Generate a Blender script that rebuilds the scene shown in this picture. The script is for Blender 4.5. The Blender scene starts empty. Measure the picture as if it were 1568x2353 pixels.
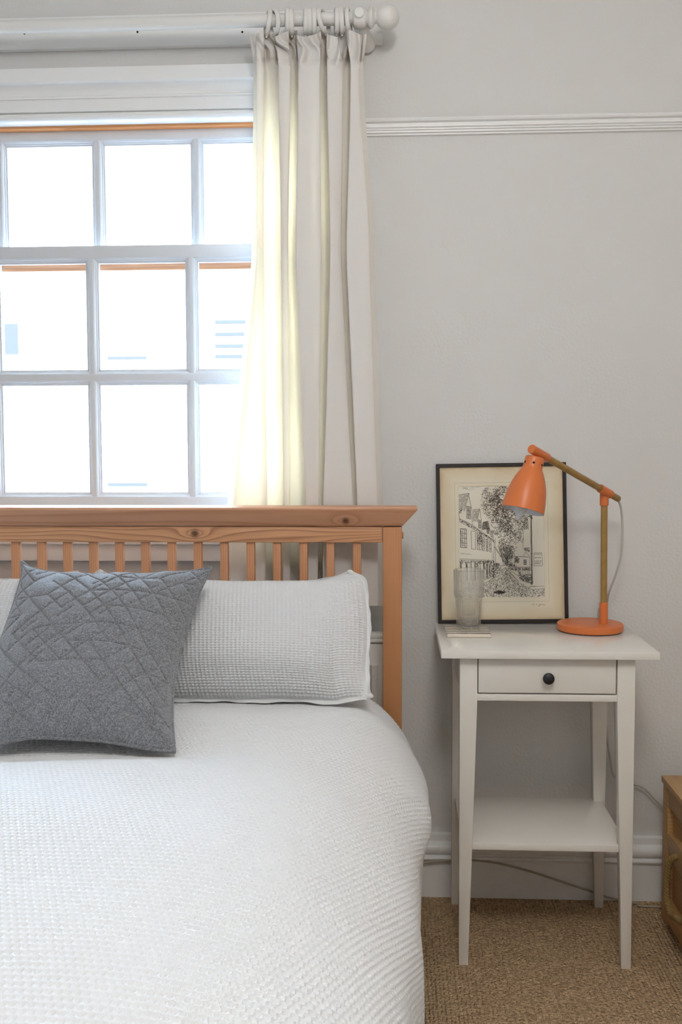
import bpy, bmesh, math, random
import numpy as np
from mathutils import Vector, Matrix

# ------------------------------------------------------------------ camera, sky, light, exposure
S = bpy.context.scene
COL = S.collection
FPX, PW, PH = 2350.0, 1568.0, 2353.0
CAM = Vector((0.0, -2.5331, 1.1374))
FWD = Vector((-0.05334209, 0.99647624, -0.06472815))
RGT = Vector((0.99857626, 0.05324749, -0.00318697))
UPV = Vector((-0.00027087, 0.06480600, 0.99789785))
cd = bpy.data.cameras.new('camera')
cd.sensor_fit = 'HORIZONTAL'; cd.sensor_width = 36.0; cd.lens = 36.0 * FPX / PW
cd.clip_start = 0.02; cd.clip_end = 200
cam = bpy.data.objects.new('camera', cd); COL.objects.link(cam)
m = Matrix.Identity(4)
for i in range(3):
    m[i][0] = RGT[i]; m[i][1] = UPV[i]; m[i][2] = -FWD[i]; m[i][3] = CAM[i]
cam.matrix_world = m
S.camera = cam

SKY = 17.8
w = bpy.data.worlds.new('sky'); S.world = w; w.use_nodes = True
bg = w.node_tree.nodes['Background']
bg.inputs[0].default_value = (0.57, 0.77, 1.0, 1); bg.inputs[1].default_value = SKY

def portal(name, x0, x1, z0, z1, y, into):
    ld = bpy.data.lights.new(name, 'AREA'); ld.shape = 'RECTANGLE'
    ld.size = x1 - x0; ld.size_y = z1 - z0; ld.cycles.is_portal = True
    o = bpy.data.objects.new(name, ld); COL.objects.link(o)
    o.location = ((x0 + x1) / 2, y, (z0 + z1) / 2)
    o.rotation_euler = (math.radians(-90 if into < 0 else 90), 0, 0)
    return o
portal('sky_portal_bed_window', -1.33, -0.19, 0.93, 1.98, 0.215, -1)

S.view_settings.view_transform = 'Standard'; S.view_settings.look = 'None'
S.view_settings.gamma = 1.0; S.view_settings.use_curve_mapping = False
S.view_settings.exposure = 1.07
S.cycles.adaptive_threshold = 0.02
S.cycles.use_light_tree = False; S.cycles.max_bounces = 9; S.cycles.diffuse_bounces = 4; S.cycles.transmission_bounces = 8
S.cycles.transparent_max_bounces = 12; S.cycles.glossy_bounces = 3

# ------------------------------------------------------------------ helpers
def at(x, y, Y):
    "where the sight line of picture point (x, y) meets the plane at depth Y"
    d = FWD + RGT * ((x - PW / 2) / FPX) + UPV * ((PH / 2 - y) / FPX)
    return CAM + d * ((Y - CAM.y) / d.y)

class N:
    def __init__(self, name):
        self.m = bpy.data.materials.new(name); self.m.use_nodes = True
        self.t = self.m.node_tree; self.t.nodes.clear()
        self.out = self.t.nodes.new('ShaderNodeOutputMaterial')
    def n(self, typ, ins=None, **kw):
        d = self.t.nodes.new('ShaderNode' + typ)
        for k, v in kw.items(): setattr(d, k, v)
        for k, v in (ins or {}).items(): self.s(d.inputs[k], v)
        return d
    def s(self, sock, v):
        if hasattr(v, 'is_output'): self.t.links.new(v, sock)
        elif hasattr(v, 'outputs'): self.t.links.new(v.outputs[0], sock)
        else:
            if isinstance(v, tuple) and len(v) == 3 and sock.type == 'RGBA': v = v + (1.0,)
            sock.default_value = v
    def math(self, op, a, b=None, c=None):
        d = self.t.nodes.new('ShaderNodeMath'); d.operation = op
        self.s(d.inputs[0], a)
        if b is not None: self.s(d.inputs[1], b)
        if c is not None: self.s(d.inputs[2], c)
        return d.outputs[0]
    def ramp(self, f, stops):
        d = self.t.nodes.new('ShaderNodeValToRGB'); self.s(d.inputs[0], f)
        e = d.color_ramp.elements
        while len(e) < len(stops): e.new(0.5)
        for i, (p, c) in enumerate(stops):
            e[i].position = p; e[i].color = c + (1,) if len(c) == 3 else c
        return d.outputs[0]
    def mix(self, f, a, b):
        d = self.t.nodes.new('ShaderNodeMix'); d.data_type = 'RGBA'
        self.s(d.inputs[0], f); self.s(d.inputs[6], a); self.s(d.inputs[7], b)
        return d.outputs[2]
    def coord(self, which='Object', scale=(1, 1, 1), loc=(0, 0, 0)):
        tc = self.n('TexCoord')
        return self.n('Mapping', {'Vector': tc.outputs[which], 'Scale': scale, 'Location': loc}).outputs[0]
    def noise(self, vec, scale, detail=3, rough=0.5):
        return self.n('TexNoise', {'Vector': vec, 'Scale': scale, 'Detail': detail, 'Roughness': rough}).outputs[0]
    def bump(self, h, dist, strength=1.0):
        return self.n('Bump', {'Height': h, 'Distance': dist, 'Strength': strength}).outputs[0]
    def bsdf(self, color, rough=0.5, normal=None, **kw):
        b = self.n('BsdfPrincipled'); self.s(b.inputs['Base Color'], color); self.s(b.inputs['Roughness'], rough)
        if normal is not None: self.s(b.inputs['Normal'], normal)
        for k, v in kw.items(): self.s(b.inputs[k.replace('_', ' ')], v)
        self.t.links.new(b.outputs[0], self.out.inputs[0])
        return self

def paint(name, col, rough=0.5, amp=0.0004, scale=90, var=0.03, spec=0.4):
    k = N(name); v = k.coord()
    f = k.noise(v, scale, 0)
    c = k.mix(k.math('MULTIPLY', k.noise(v, 3.0, 0), var * 2), col, tuple(x * 0.85 for x in col)) if var > 0.02 else col
    k.bsdf(c, rough, k.bump(f, amp), Specular_IOR_Level=spec)
    return k.m

def pine(name, light, dark, axis='X', freq=70, amp=1.6, knots=(), rough=0.42, along=1.3, across=9):
    k = N(name); tc = k.n('TexCoord').outputs['Object']
    oi = k.n('ObjectInfo').outputs['Random']
    sep = k.n('SeparateXYZ', {0: tc})
    ax = {'X': (0, 2, 1), 'Z': (2, 0, 1), 'Y': (1, 2, 0)}[axis]
    a, b, c = (sep.outputs[i] for i in ax)
    comb = k.n('CombineXYZ', {0: k.math('MULTIPLY', a, along), 1: k.math('MULTIPLY', b, across), 2: k.math('ADD', k.math('MULTIPLY', c, across), k.math('MULTIPLY', oi, 37.0))})
    low = k.noise(comb, 1.0, 2)
    g = k.math('ADD', k.math('MULTIPLY', b, freq), k.math('MULTIPLY', low, amp * 6))
    kn = None
    for (ka, kb, kr) in knots:
        da = k.math('MULTIPLY', k.math('SUBTRACT', a, ka), 0.42); db = k.math('SUBTRACT', b, kb)
        r = k.math('SQRT', k.math('ADD', k.math('MULTIPLY', da, da), k.math('MULTIPLY', db, db)))
        e = k.math('EXPONENT', k.math('MULTIPLY', r, -1.0 / (kr * 0.9)))
        g = k.math('ADD', g, k.math('MULTIPLY', e, 3.6))
        da2 = k.math('SUBTRACT', a, ka)
        r2 = k.math('SQRT', k.math('ADD', k.math('MULTIPLY', da2, da2), k.math('MULTIPLY', db, db)))
        core = k.math('SMOOTH_MIN', k.math('MAXIMUM', k.math('SUBTRACT', 1.25, k.math('DIVIDE', r2, kr)), 0.0), 0.9, 0.1)
        kn = core if kn is None else k.math('MAXIMUM', kn, core)
    fr = k.math('FRACT', g)
    ring = k.ramp(fr, [(0.0, (0, 0, 0)), (0.55, (0.25,) * 3), (0.86, (1, 1, 1)), (0.97, (0.15,) * 3)])
    fib = k.noise(k.n('CombineXYZ', {0: k.math('MULTIPLY', a, 12), 1: k.math('MULTIPLY', b, 420), 2: k.math('MULTIPLY', c, 420)}), 1.0, 3)
    tone = k.noise(comb, 0.7, 1)
    f = k.math('ADD', k.math('MULTIPLY', ring, 0.55), k.math('MULTIPLY', fib, 0.35))
    f = k.math('ADD', f, k.math('MULTIPLY', k.math('SUBTRACT', oi, 0.5), 0.14))
    colr = k.ramp(f, [(0.05, light), (0.95, dark)])
    if kn is not None: colr = k.mix(kn, colr, (0.09, 0.032, 0.014))
    k.bsdf(colr, rough, k.bump(fib, 0.0002), Specular_IOR_Level=0.45)
    return k.m

M = {}
M['wall'] = paint('wall_paint', (0.73, 0.715, 0.695), 0.75, 0.0006, 140, 0.03, 0.25)
M['white'] = paint('white_gloss', (0.86, 0.855, 0.84), 0.32, 0.0002, 60, 0.03)
M['sash'] = paint('sash_paint', (0.68, 0.695, 0.72), 0.35, 0.0002, 60, 0.02)
M['ceil'] = paint('ceiling_paint', (0.86, 0.85, 0.83), 0.8, 0.0004, 120)
M['radiator'] = paint('radiator_paint', (0.80, 0.78, 0.74), 0.35, 0.0001, 60)
M['pole'] = paint('pole_paint', (0.80, 0.785, 0.75), 0.4, 0.0002, 120, 0.0)
M['table'] = paint('table_lacquer', (0.84, 0.805, 0.745), 0.16, 0.00008, 300, 0.01)
M['black'] = paint('black_paint', (0.018, 0.018, 0.02), 0.42, 0.0001, 200)
M['frame_black'] = paint('frame_black', (0.022, 0.018, 0.018), 0.4, 0.0003, 160)
M['coral'] = paint('coral_lacquer', (0.72, 0.195, 0.056), 0.34, 0.00005, 500, 0.0)
M['lining'] = paint('shade_lining_white', (0.86, 0.88, 0.92), 0.4, 0.00005, 300)
M['cord_grey'] = paint('cord_grey', (0.52, 0.50, 0.47), 0.6, 0.0002, 900)
M['cable_cream'] = paint('cable_cream', (0.42, 0.37, 0.29), 0.5, 0.0001, 300)
M['render_white'] = paint('weatherboard_white', (0.85, 0.85, 0.85), 0.7, 0.002, 10)
M['pale_glass'] = paint('house_glass_pale', (0.10, 0.09, 0.08), 0.9, 0.0001, 5)
M['slate'] = paint('house_glass', (0.028, 0.024, 0.021), 0.9, 0.0001, 5)
M['ground'] = paint('street_grey', (0.45, 0.44, 0.42), 0.9, 0.01, 3)
M['hole'] = paint('dark_hole', (0.01, 0.01, 0.01), 0.9)
PL, PD = (0.66, 0.34, 0.165), (0.40, 0.155, 0.055)
BEDLOC = (-0.695, -0.2, 0.0)
kp = at(448, 1226, -0.212); kc = at(795, 1197, -0.225)
M['pine_rail'] = pine('pine_rail', (0.72, 0.385, 0.20), (0.25, 0.088, 0.034), 'X', 90, 1.9, [(kp.x - BEDLOC[0], kp.z, 0.0105)])
M['pine_crown'] = pine('pine_crown', (0.75, 0.41, 0.245), (0.52, 0.245, 0.125), 'X', 40, 0.8, [(kc.x - BEDLOC[0], kc.z, 0.009)], along=0.8)
M['pine_post'] = pine('pine_post', (0.62, 0.29, 0.125), (0.38, 0.145, 0.048), 'Z', 260, 0.5, along=0.5, across=5)
M['pine_slat'] = pine('pine_slat', (0.66, 0.32, 0.16), (0.43, 0.175, 0.07), 'Z', 200, 0.8, along=1.2, across=9)
M['raw_pine'] = pine('raw_pine', (0.80, 0.36, 0.13), (0.55, 0.2, 0.06), 'X', 80, 1.0)
M['raw_dark'] = pine('raw_pine_darkened', (0.42, 0.19, 0.09), (0.26, 0.105, 0.045), 'X', 80, 1.0)  # raw pine with its colour lowered to offset strong sky light on the strip
k = N('beech_dowel'); v = k.coord()
k.bsdf(k.mix(k.noise(v, 60, 4), (0.45, 0.27, 0.08), (0.27, 0.15, 0.036)), 0.45, k.bump(k.noise(v, 300, 3), 0.0002)); M['dowel'] = k.m
M['chest'] = pine('chest_oak', (0.60, 0.36, 0.15), (0.38, 0.21, 0.08), 'Y', 110, 0.9)

k = N('carpet_loop'); tc = k.n('TexCoord').outputs['Object']
mp = k.n('Mapping', {'Vector': tc, 'Scale': (1, 0.72, 1)}).outputs[0]
vo = k.n('TexVoronoi', {'Vector': mp, 'Scale': 190.0, 'Randomness': 0.75}); d = vo.outputs['Distance']
ribx = k.n('SeparateXYZ', {0: tc}).outputs[0]
rib = k.math('SINE', k.math('MULTIPLY', ribx, 2 * math.pi / 0.0085))
h = k.math('ADD', k.math('MULTIPLY', d, -1.0), k.math('MULTIPLY', rib, 0.22))
cc = k.mix(k.noise(mp, 160, 2), (0.78, 0.55, 0.34), (0.44, 0.29, 0.165))
cc = k.mix(k.math('MULTIPLY', k.noise(tc, 3.0, 3), 0.35), cc, (0.55, 0.38, 0.23))
k.bsdf(cc, 0.95, k.bump(h, 0.007), Specular_IOR_Level=0.1); M['carpet'] = k.m

k = N('waffle_cotton'); v = k.coord()
k.bsdf(k.mix(k.noise(v, 1200, 2), (0.875, 0.88, 0.885), (0.775, 0.78, 0.785)), 0.9, k.bump(k.noise(v, 900, 2), 0.0006), Specular_IOR_Level=0.1, Sheen_Weight=0.15)
M['waffle'] = k.m

k = N('grey_felt'); v = k.coord()
f = k.noise(v, 700, 3, 0.7); f2 = k.noise(v, 260, 2)
cf = k.ramp(k.math('ADD', k.math('MULTIPLY', f, 0.7), k.math('MULTIPLY', f2, 0.3)), [(0.36, (0.085, 0.087, 0.095)), (0.5, (0.21, 0.213, 0.23)), (0.64, (0.42, 0.425, 0.45))])
k.bsdf(cf, 0.95, k.bump(f, 0.001), Specular_IOR_Level=0.1, Sheen_Weight=0.45); M['felt'] = k.m

k = N('cream_curtain'); v = k.coord(scale=(1, 1, 1))
wv = k.noise(k.n('Mapping', {'Vector': v, 'Scale': (900, 900, 500)}).outputs[0], 1.0, 2)
bm_ = k.bump(wv, 0.0003)
dif = k.n('BsdfDiffuse', {'Color': (0.88, 0.87, 0.86), 'Normal': bm_})
tra = k.n('BsdfTranslucent', {'Color': (1.0, 0.76, 0.42), 'Normal': bm_})
mx = k.n('MixShader', {0: 0.21, 1: dif, 2: tra}); k.t.links.new(mx.outputs[0], k.out.inputs[0]); M['curtain'] = k.m

k = N('window_glass')
tr = k.n('BsdfTransparent', {'Color': (0.97, 0.985, 0.99)}); gl = k.n('BsdfGlossy', {'Roughness': 0.0})
mx = k.n('MixShader', {0: k.math('MULTIPLY', k.n('Fresnel', {'IOR': 1.45}).outputs[0], 0.9), 1: tr, 2: gl})
k.t.links.new(mx.outputs[0], k.out.inputs[0]); M['pane'] = k.m

k = N('picture_glass')
tr = k.n('BsdfTransparent'); gl = k.n('BsdfGlossy', {'Roughness': 0.0})
mx = k.n('MixShader', {0: k.math('MULTIPLY', k.n('Fresnel', {'IOR': 1.45}).outputs[0], 0.6), 1: tr, 2: gl})
k.t.links.new(mx.outputs[0], k.out.inputs[0]); M['picture_glass'] = k.m
k = N('clear_glass'); k.bsdf((1.0, 1.0, 1.0), 0.0, IOR=1.45, Transmission_Weight=1.0); M['glass'] = k.m
tp = k.n('BsdfTransparent', {'Color': (0.985, 0.99, 0.99)}); gs = k.n('BsdfGlossy', {'Roughness': 0.0}); gb = [q for q in k.t.nodes if q.type == 'BSDF_PRINCIPLED'][0]
ff = k.math('MULTIPLY', k.n('Fresnel', {'IOR': 1.5}).outputs[0], k.math('SUBTRACT', 1.0, k.n('NewGeometry').outputs['Backfacing']))
cl = k.n('MixShader', {0: ff, 1: tp, 2: gs})
mx = k.n('MixShader', {0: 0.32, 1: cl, 2: gb}); k.t.links.new(mx.outputs[0], k.out.inputs[0])
k = N('bulb_glass'); k.bsdf((0.93, 0.95, 0.98), 0.22, IOR=1.3, Transmission_Weight=0.35); M['bulb'] = k.m

k = N('aged_mount'); v = k.coord()
sp = k.n('SeparateXYZ', {0: v})
ex = k.math('MINIMUM', k.math('MINIMUM', sp.outputs[0], k.math('SUBTRACT', 0.318, sp.outputs[0])), k.math('MINIMUM', sp.outputs[2], k.math('SUBTRACT', 0.393, sp.outputs[2])))
ed = k.math('ADD', ex, k.math('MULTIPLY', k.math('SUBTRACT', k.noise(v, 18, 4), 0.5), 0.03))
cm = k.ramp(ed, [(0.002, (0.62, 0.45, 0.24)), (0.016, (0.82, 0.69, 0.48)), (0.045, (0.90, 0.815, 0.64))])
k.bsdf(cm, 0.8, k.bump(k.noise(v, 400, 2), 0.0001)); M['mount'] = k.m
M['paper'] = paint('drawing_paper', (0.93, 0.87, 0.74), 0.85, 0.0001, 400, 0.04)
M['ink'] = paint('brown_black_ink', (0.085, 0.068, 0.055), 0.8, 0.00005, 400, 0.0)
M['ink_soft'] = paint('faded_ink', (0.24, 0.19, 0.14), 0.8, 0.00005, 400, 0.0)

k = N('striped_ceramic'); sp = k.n('SeparateXYZ', {0: k.coord()})
st = k.math('LESS_THAN', k.math('FRACT', k.math('ADD', k.math('MULTIPLY', sp.outputs[1], 1 / 0.0215), 0.30)), 0.42)
top = k.math('GREATER_THAN', sp.outputs[2], 0.0078)
k.bsdf(k.mix(k.math('MULTIPLY', st, top), (0.80, 0.70, 0.58), (0.012, 0.013, 0.016)), 0.3); M['coaster'] = k.m
k = N('jute_rope'); v = k.coord()
k.bsdf(k.mix(k.noise(v, 420, 3), (0.44, 0.30, 0.11), (0.20, 0.12, 0.04)), 0.9, k.bump(k.noise(v, 700, 3), 0.001)); M['rope'] = k.m

# --- object building
def thing(name, label, cat, loc=(0, 0, 0), group=None, kind=None):
    o = bpy.data.objects.new(name, None); COL.objects.link(o); o.location = loc; o.empty_display_size = 0.05
    tag(o, label, cat, group, kind); return o
def tag(o, label=None, cat=None, group=None, kind=None):
    for kk, vv in (('label', label), ('category', cat), ('group', group), ('kind', kind)):
        if vv: o[kk] = vv
    return o
def worldloc(p):
    l = Vector((0, 0, 0))
    while p is not None: l = l + p.location; p = p.parent
    return l
def link(name, me, mat, parent=None, local=False, smooth=0.6):
    if mat is not None and not me.materials: me.materials.append(M[mat])
    o = bpy.data.objects.new(name, me); COL.objects.link(o)
    if parent is not None:
        if not local: me.transform(Matrix.Translation(-worldloc(parent)))
        o.parent = parent
    return o
def fin(name, bm, mat, parent=None, local=False, smooth=0.6, recalc=True):
    if recalc: bmesh.ops.recalc_face_normals(bm, faces=bm.faces)
    me = bpy.data.meshes.new(name); bm.to_mesh(me); bm.free()
    if smooth:
        me.shade_smooth()
        if smooth < 3: me.set_sharp_from_angle(angle=smooth)
    return link(name, me, mat, parent, local)
def recenter(o):
    "move a top-level mesh's origin to the foot of its bounding box"
    n = len(o.data.vertices); a = np.empty(n * 3, np.float32); o.data.vertices.foreach_get('co', a); a = a.reshape(-1, 3)
    c = Vector(((a[:, 0].min() + a[:, 0].max()) / 2, (a[:, 1].min() + a[:, 1].max()) / 2, a[:, 2].min()))
    o.data.transform(Matrix.Translation(-c)); o.location = c; return o

def add_box(bm, x0, x1, y0, y1, z0, z1, bev=0.0015, seg=2):
    r = bmesh.ops.create_cube(bm, size=1)
    vs = r['verts']
    for q in vs:
        q.co = Vector(((x0 + x1) / 2 + q.co.x * (x1 - x0), (y0 + y1) / 2 + q.co.y * (y1 - y0), (z0 + z1) / 2 + q.co.z * (z1 - z0)))
    if bev:
        es = list({e for q in vs for e in q.link_edges})
        bmesh.ops.bevel(bm, geom=es, offset=bev, segments=seg, profile=0.5, affect='EDGES')
def box(name, mat, parent, *a, bev=0.0015, local=False):
    bm = bmesh.new(); add_box(bm, *a, bev=bev); return fin(name, bm, mat, parent, local)
def add_hex(bm, pts, bev=0.0):
    "eight corners: bottom ring of four, then top ring of four"
    vs = [bm.verts.new(p) for p in pts]
    fs = [(0, 3, 2, 1), (4, 5, 6, 7), (0, 1, 5, 4), (1, 2, 6, 5), (2, 3, 7, 6), (3, 0, 4, 7)]
    for q in fs: bm.faces.new([vs[i] for i in q])
    if bev:
        es = list({e for q in vs for e in q.link_edges})
        bmesh.ops.bevel(bm, geom=es, offset=bev, segments=2, profile=0.5, affect='EDGES')
def add_prism_x(bm, prof, x0, x1):
    "closed (y, z) profile run along x"
    a = [bm.verts.new((x0, y, z)) for y, z in prof]; b = [bm.verts.new((x1, y, z)) for y, z in prof]
    n = len(prof)
    for i in range(n): bm.faces.new((a[i], a[(i + 1) % n], b[(i + 1) % n], b[i]))
    bm.faces.new(a[::-1]); bm.faces.new(b)
def frames(path):
    P = [Vector(p) for p in path]; T = []
    for i in range(len(P)):
        T.append((P[min(i + 1, len(P) - 1)] - P[max(i - 1, 0)]).normalized())
    up = Vector((0, 0, 1)) if abs(T[0].z) < 0.9 else Vector((1, 0, 0))
    n = (up - T[0] * up.dot(T[0])).normalized(); out = []
    for p, t in zip(P, T):
        n = (n - t * n.dot(t)).normalized(); out.append((p, t, n, t.cross(n)))
    return out
def add_tube(bm, path, r, seg=12, cap=True):
    rings = []
    fr = frames(path)
    for i, (p, t, n, b) in enumerate(fr):
        rr = r[i] if hasattr(r, '__len__') else r
        rings.append([bm.verts.new(p + n * (rr * math.cos(2 * math.pi * k / seg)) + b * (rr * math.sin(2 * math.pi * k / seg))) for k in range(seg)])
    for a, b in zip(rings, rings[1:]):
        for k in range(seg): bm.faces.new((a[k], a[(k + 1) % seg], b[(k + 1) % seg], b[k]))
    if cap: bm.faces.new(rings[0][::-1]); bm.faces.new(rings[-1])
def add_lathe(bm, prof, org, axis=(0, 0, 1), seg=40, closed=False, rad=None):
    "prof = (r, h) pairs; revolve round axis from org; rad(r, h, angle) may shape it"
    ax = Vector(axis).normalized(); up = Vector((0, 0, 1)) if abs(ax.z) < 0.9 else Vector((1, 0, 0))
    e1 = (up - ax * up.dot(ax)).normalized(); e2 = ax.cross(e1); org = Vector(org)
    rings = []
    for r, h in prof:
        if r < 1e-6: rings.append([bm.verts.new(org + ax * h)]); continue
        ring = []
        for k in range(seg):
            a = 2 * math.pi * k / seg; rr = rad(r, h, a) if rad else r
            ring.append(bm.verts.new(org + ax * h + e1 * (rr * math.cos(a)) + e2 * (rr * math.sin(a))))
        rings.append(ring)
    pr = list(zip(rings, rings[1:]))
    if closed: pr.append((rings[-1], rings[0]))
    for a, b in pr:
        for k in range(seg):
            k2 = (k + 1) % seg
            if len(a) == 1 and len(b) == 1: continue
            if len(a) == 1: bm.faces.new((a[0], b[k2], b[k]))
            elif len(b) == 1: bm.faces.new((a[k], a[k2], b[0]))
            else: bm.faces.new((a[k], a[k2], b[k2], b[k]))
def spline(P, n):
    "n points, even in arc length, on a Catmull-Rom curve through P (k x d array)"
    P = np.asarray(P, float)
    if len(P) == 2: P = np.array([P[0], (P[0] + P[1]) / 2, P[1]])
    Q = np.vstack([2 * P[0] - P[1], P, 2 * P[-1] - P[-2]]); out = []
    t = np.linspace(0, 1, 24, endpoint=False)[:, None]
    for i in range(1, len(Q) - 2):
        a, b, c, d = Q[i - 1], Q[i], Q[i + 1], Q[i + 2]
        out.append(0.5 * (2 * b + (c - a) * t + (2 * a - 5 * b + 4 * c - d) * t ** 2 + (3 * b - a - 3 * c + d) * t ** 3))
    C = np.vstack(out + [P[-1:]])
    s = np.r_[0, np.cumsum(np.linalg.norm(np.diff(C, axis=0), axis=1))]
    u = np.linspace(0, s[-1], n)
    return np.stack([np.interp(u, s, C[:, j]) for j in range(P.shape[1])], 1)
def grid_mesh(name, G, flip=False):
    "quad mesh from a (rows, cols, 3) array"
    R, C_ = G.shape[:2]
    me = bpy.data.meshes.new(name); me.vertices.add(R * C_)
    me.vertices.foreach_set('co', np.ascontiguousarray(G, np.float32).ravel())
    idx = np.arange(R * C_).reshape(R, C_)
    q = np.stack([idx[:-1, :-1], idx[:-1, 1:], idx[1:, 1:], idx[1:, :-1]], -1).reshape(-1, 4)
    if flip: q = q[:, ::-1]
    me.loops.add(q.size); me.loops.foreach_set('vertex_index', q.ravel().astype(np.int32))
    me.polygons.add(len(q)); me.polygons.foreach_set('loop_start', np.arange(0, q.size, 4, dtype=np.int32))
    me.update(calc_edges=True); me.shade_smooth(); return me
def grid_normals(G):
    du = np.gradient(G, axis=1); dv = np.gradient(G, axis=0)
    n = np.cross(du, dv); return n / (np.linalg.norm(n, axis=2, keepdims=True) + 1e-12)
def join_grids(name, grids):
    vs, qs, off = [], [], 0
    for G, flip in grids:
        R, C_ = G.shape[:2]; idx = np.arange(R * C_).reshape(R, C_) + off
        q = np.stack([idx[:-1, :-1], idx[:-1, 1:], idx[1:, 1:], idx[1:, :-1]], -1).reshape(-1, 4)
        qs.append(q[:, ::-1] if flip else q); vs.append(G.reshape(-1, 3)); off += R * C_
    V = np.vstack(vs); Q = np.vstack(qs)
    me = bpy.data.meshes.new(name); me.vertices.add(len(V)); me.vertices.foreach_set('co', V.astype(np.float32).ravel())
    me.loops.add(Q.size); me.loops.foreach_set('vertex_index', Q.ravel().astype(np.int32))
    me.polygons.add(len(Q)); me.polygons.foreach_set('loop_start', np.arange(0, Q.size, 4, dtype=np.int32))
    me.update(calc_edges=True); me.shade_smooth(); return me

rng = np.random.default_rng(7); random.seed(7)
WY = 0.015          # face of the bed-head wall
def struct(o): o['kind'] = 'structure'; return o

# ------------------------------------------------------------------ room shell
RX0, RX1, RY0, RZ1 = -2.3, 1.55, -4.0, 2.52
WX0, WX1, WZ0, WZ1 = -1.33, -0.19, 0.93, 1.985      # bed window opening
struct(box('floor', 'carpet', None, RX0, RX1, RY0, WY, -0.1, 0.0, bev=0))
struct(box('ceiling', 'ceil', None, RX0, RX1, RY0 - 0.2, WY + 0.2, RZ1, RZ1 + 0.1, bev=0))
bm = bmesh.new()
add_box(bm, RX0, WX0, WY, WY + 0.2, -0.1, RZ1, 0); add_box(bm, WX1, RX1, WY, WY + 0.2, -0.1, RZ1, 0)
add_box(bm, WX0, WX1, WY, WY + 0.2, -0.1, WZ0, 0); add_box(bm, WX0, WX1, WY, WY + 0.2, WZ1, RZ1, 0)
struct(fin('wall_back', bm, 'wall', smooth=0))
struct(box('wall_left', 'wall', None, RX0 - 0.1, RX0, RY0 - 0.2, WY + 0.2, -0.1, RZ1, bev=0))
struct(box('wall_right', 'wall', None, RX1, RX1 + 0.1, RY0 - 0.2, WY + 0.2, -0.1, RZ1, bev=0))
struct(box('wall_front', 'wall', None, RX0, RX1, RY0 - 0.2, RY0, -0.1, RZ1, bev=0))

# skirting board
prof = [(WY, 0.0), (-0.012, 0.0), (-0.012, 0.094), (-0.017, 0.097), (-0.019, 0.102), (-0.017, 0.106), (-0.013, 0.108)]
prof += [(-0.010 - 0.009 * math.sin(t), 0.1235 - 0.0135 * math.cos(t)) for t in np.linspace(0.25, math.pi - 0.2, 9)]
prof += [(-0.006, 0.139), (-0.002, 0.141), (-0.001, 0.156), (0.003, 0.158), (WY, 0.158)]
bm = bmesh.new(); add_prism_x(bm, prof, RX0, RX1); struct(fin('baseboard_back', bm, 'white', smooth=0.5))
bm = bmesh.new(); add_box(bm, RX1 - 0.02, RX1, RY0, -0.02, 0, 0.155); struct(fin('baseboard_right', bm, 'white'))
bm = bmesh.new(); add_box(bm, RX0, RX0 + 0.02, RY0, -0.02, 0, 0.155); struct(fin('baseboard_left', bm, 'white'))
# picture rail
prof = [(WY, 1.928), (-0.004, 1.9285), (-0.010, 1.925), (-0.012, 1.921), (-0.010, 1.917), (-0.003, 1.914), (-0.003, 1.911), (-0.006, 1.909), (-0.006, 1.905), (-0.002, 1.902), (-0.002, 1.8995), (0.002, 1.898), (0.002, 1.894), (0.007, 1.892), (0.007, 1.889), (WY, 1.887)]
bm = bmesh.new(); add_prism_x(bm, prof, WX1 + 0.06, RX1); struct(fin('trim_1', bm, 'white', smooth=0.3))
bm = bmesh.new(); add_prism_x(bm, prof, RX0, WX0 - 0.06); struct(fin('trim_2', bm, 'white', smooth=0.3))

# window casing over and beside the opening (profile read off the photo from top to bottom)
def zz(py, Y): return at(300, py, Y).z
prof = [(WY, zz(152, -0.022)), (-0.022, zz(152, -0.022)), (-0.022, zz(183, -0.022)), (-0.018, zz(187, -0.018))]
prof += [(-0.016 + 0.018 * math.sin(t), zz(189, -0.016) - (zz(189, -0.016) - zz(218, 0.004)) * (1 - math.cos(t))) for t in np.linspace(0, math.pi / 2, 8)]
prof += [(-0.002, zz(219, -0.002)), (-0.002, zz(223, -0.002)), (0.003, zz(226, 0.003)), (0.003, zz(253, 0.003)), (0.012, zz(256, 0.012))]
zc = zz(265, 0.016); prof += [(0.020 - 0.012 * math.sin(t), zc + 0.011 * math.cos(t)) for t in np.linspace(0.3, math.pi - 0.1, 8)]
prof += [(0.055, zc - 0.011), (0.055, zz(152, -0.022))]
bm = bmesh.new(); add_prism_x(bm, prof, WX0 - 0.07, WX1 + 0.07); struct(fin('trim_3', bm, 'white', smooth=0.4))
bm = bmesh.new()
for a, b in ((WX0 - 0.075, WX0 + 0.005), (WX1 - 0.005, WX1 + 0.075)):
    add_box(bm, a, b, -0.006, WY + 0.01, 0.85, 1.93, 0.004)
struct(fin('trim_4', bm, 'white'))
# batten the pole is fixed to, with its three screw holes
b0, b1 = at(300, 68, -0.005).z + 0.035, at(300, 107.5, -0.005).z
bt = box('trim_5', 'white', None, WX0 - 0.2, -0.12, -0.005, WY, b1, b0, bev=0.002); struct(bt)
for px in (56, 316, 557):
    q = at(px, 73.5 if px > 100 else 77, -0.0052)
    bm = bmesh.new(); add_lathe(bm, [(0.0, 0.0), (0.0026, 0.0), (0.0026, 0.003), (0.0, 0.003)], (q.x, -0.0055, q.z), (0, 1, 0), 14)
    fin('screw_hole', bm, 'hole', bt)

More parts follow.
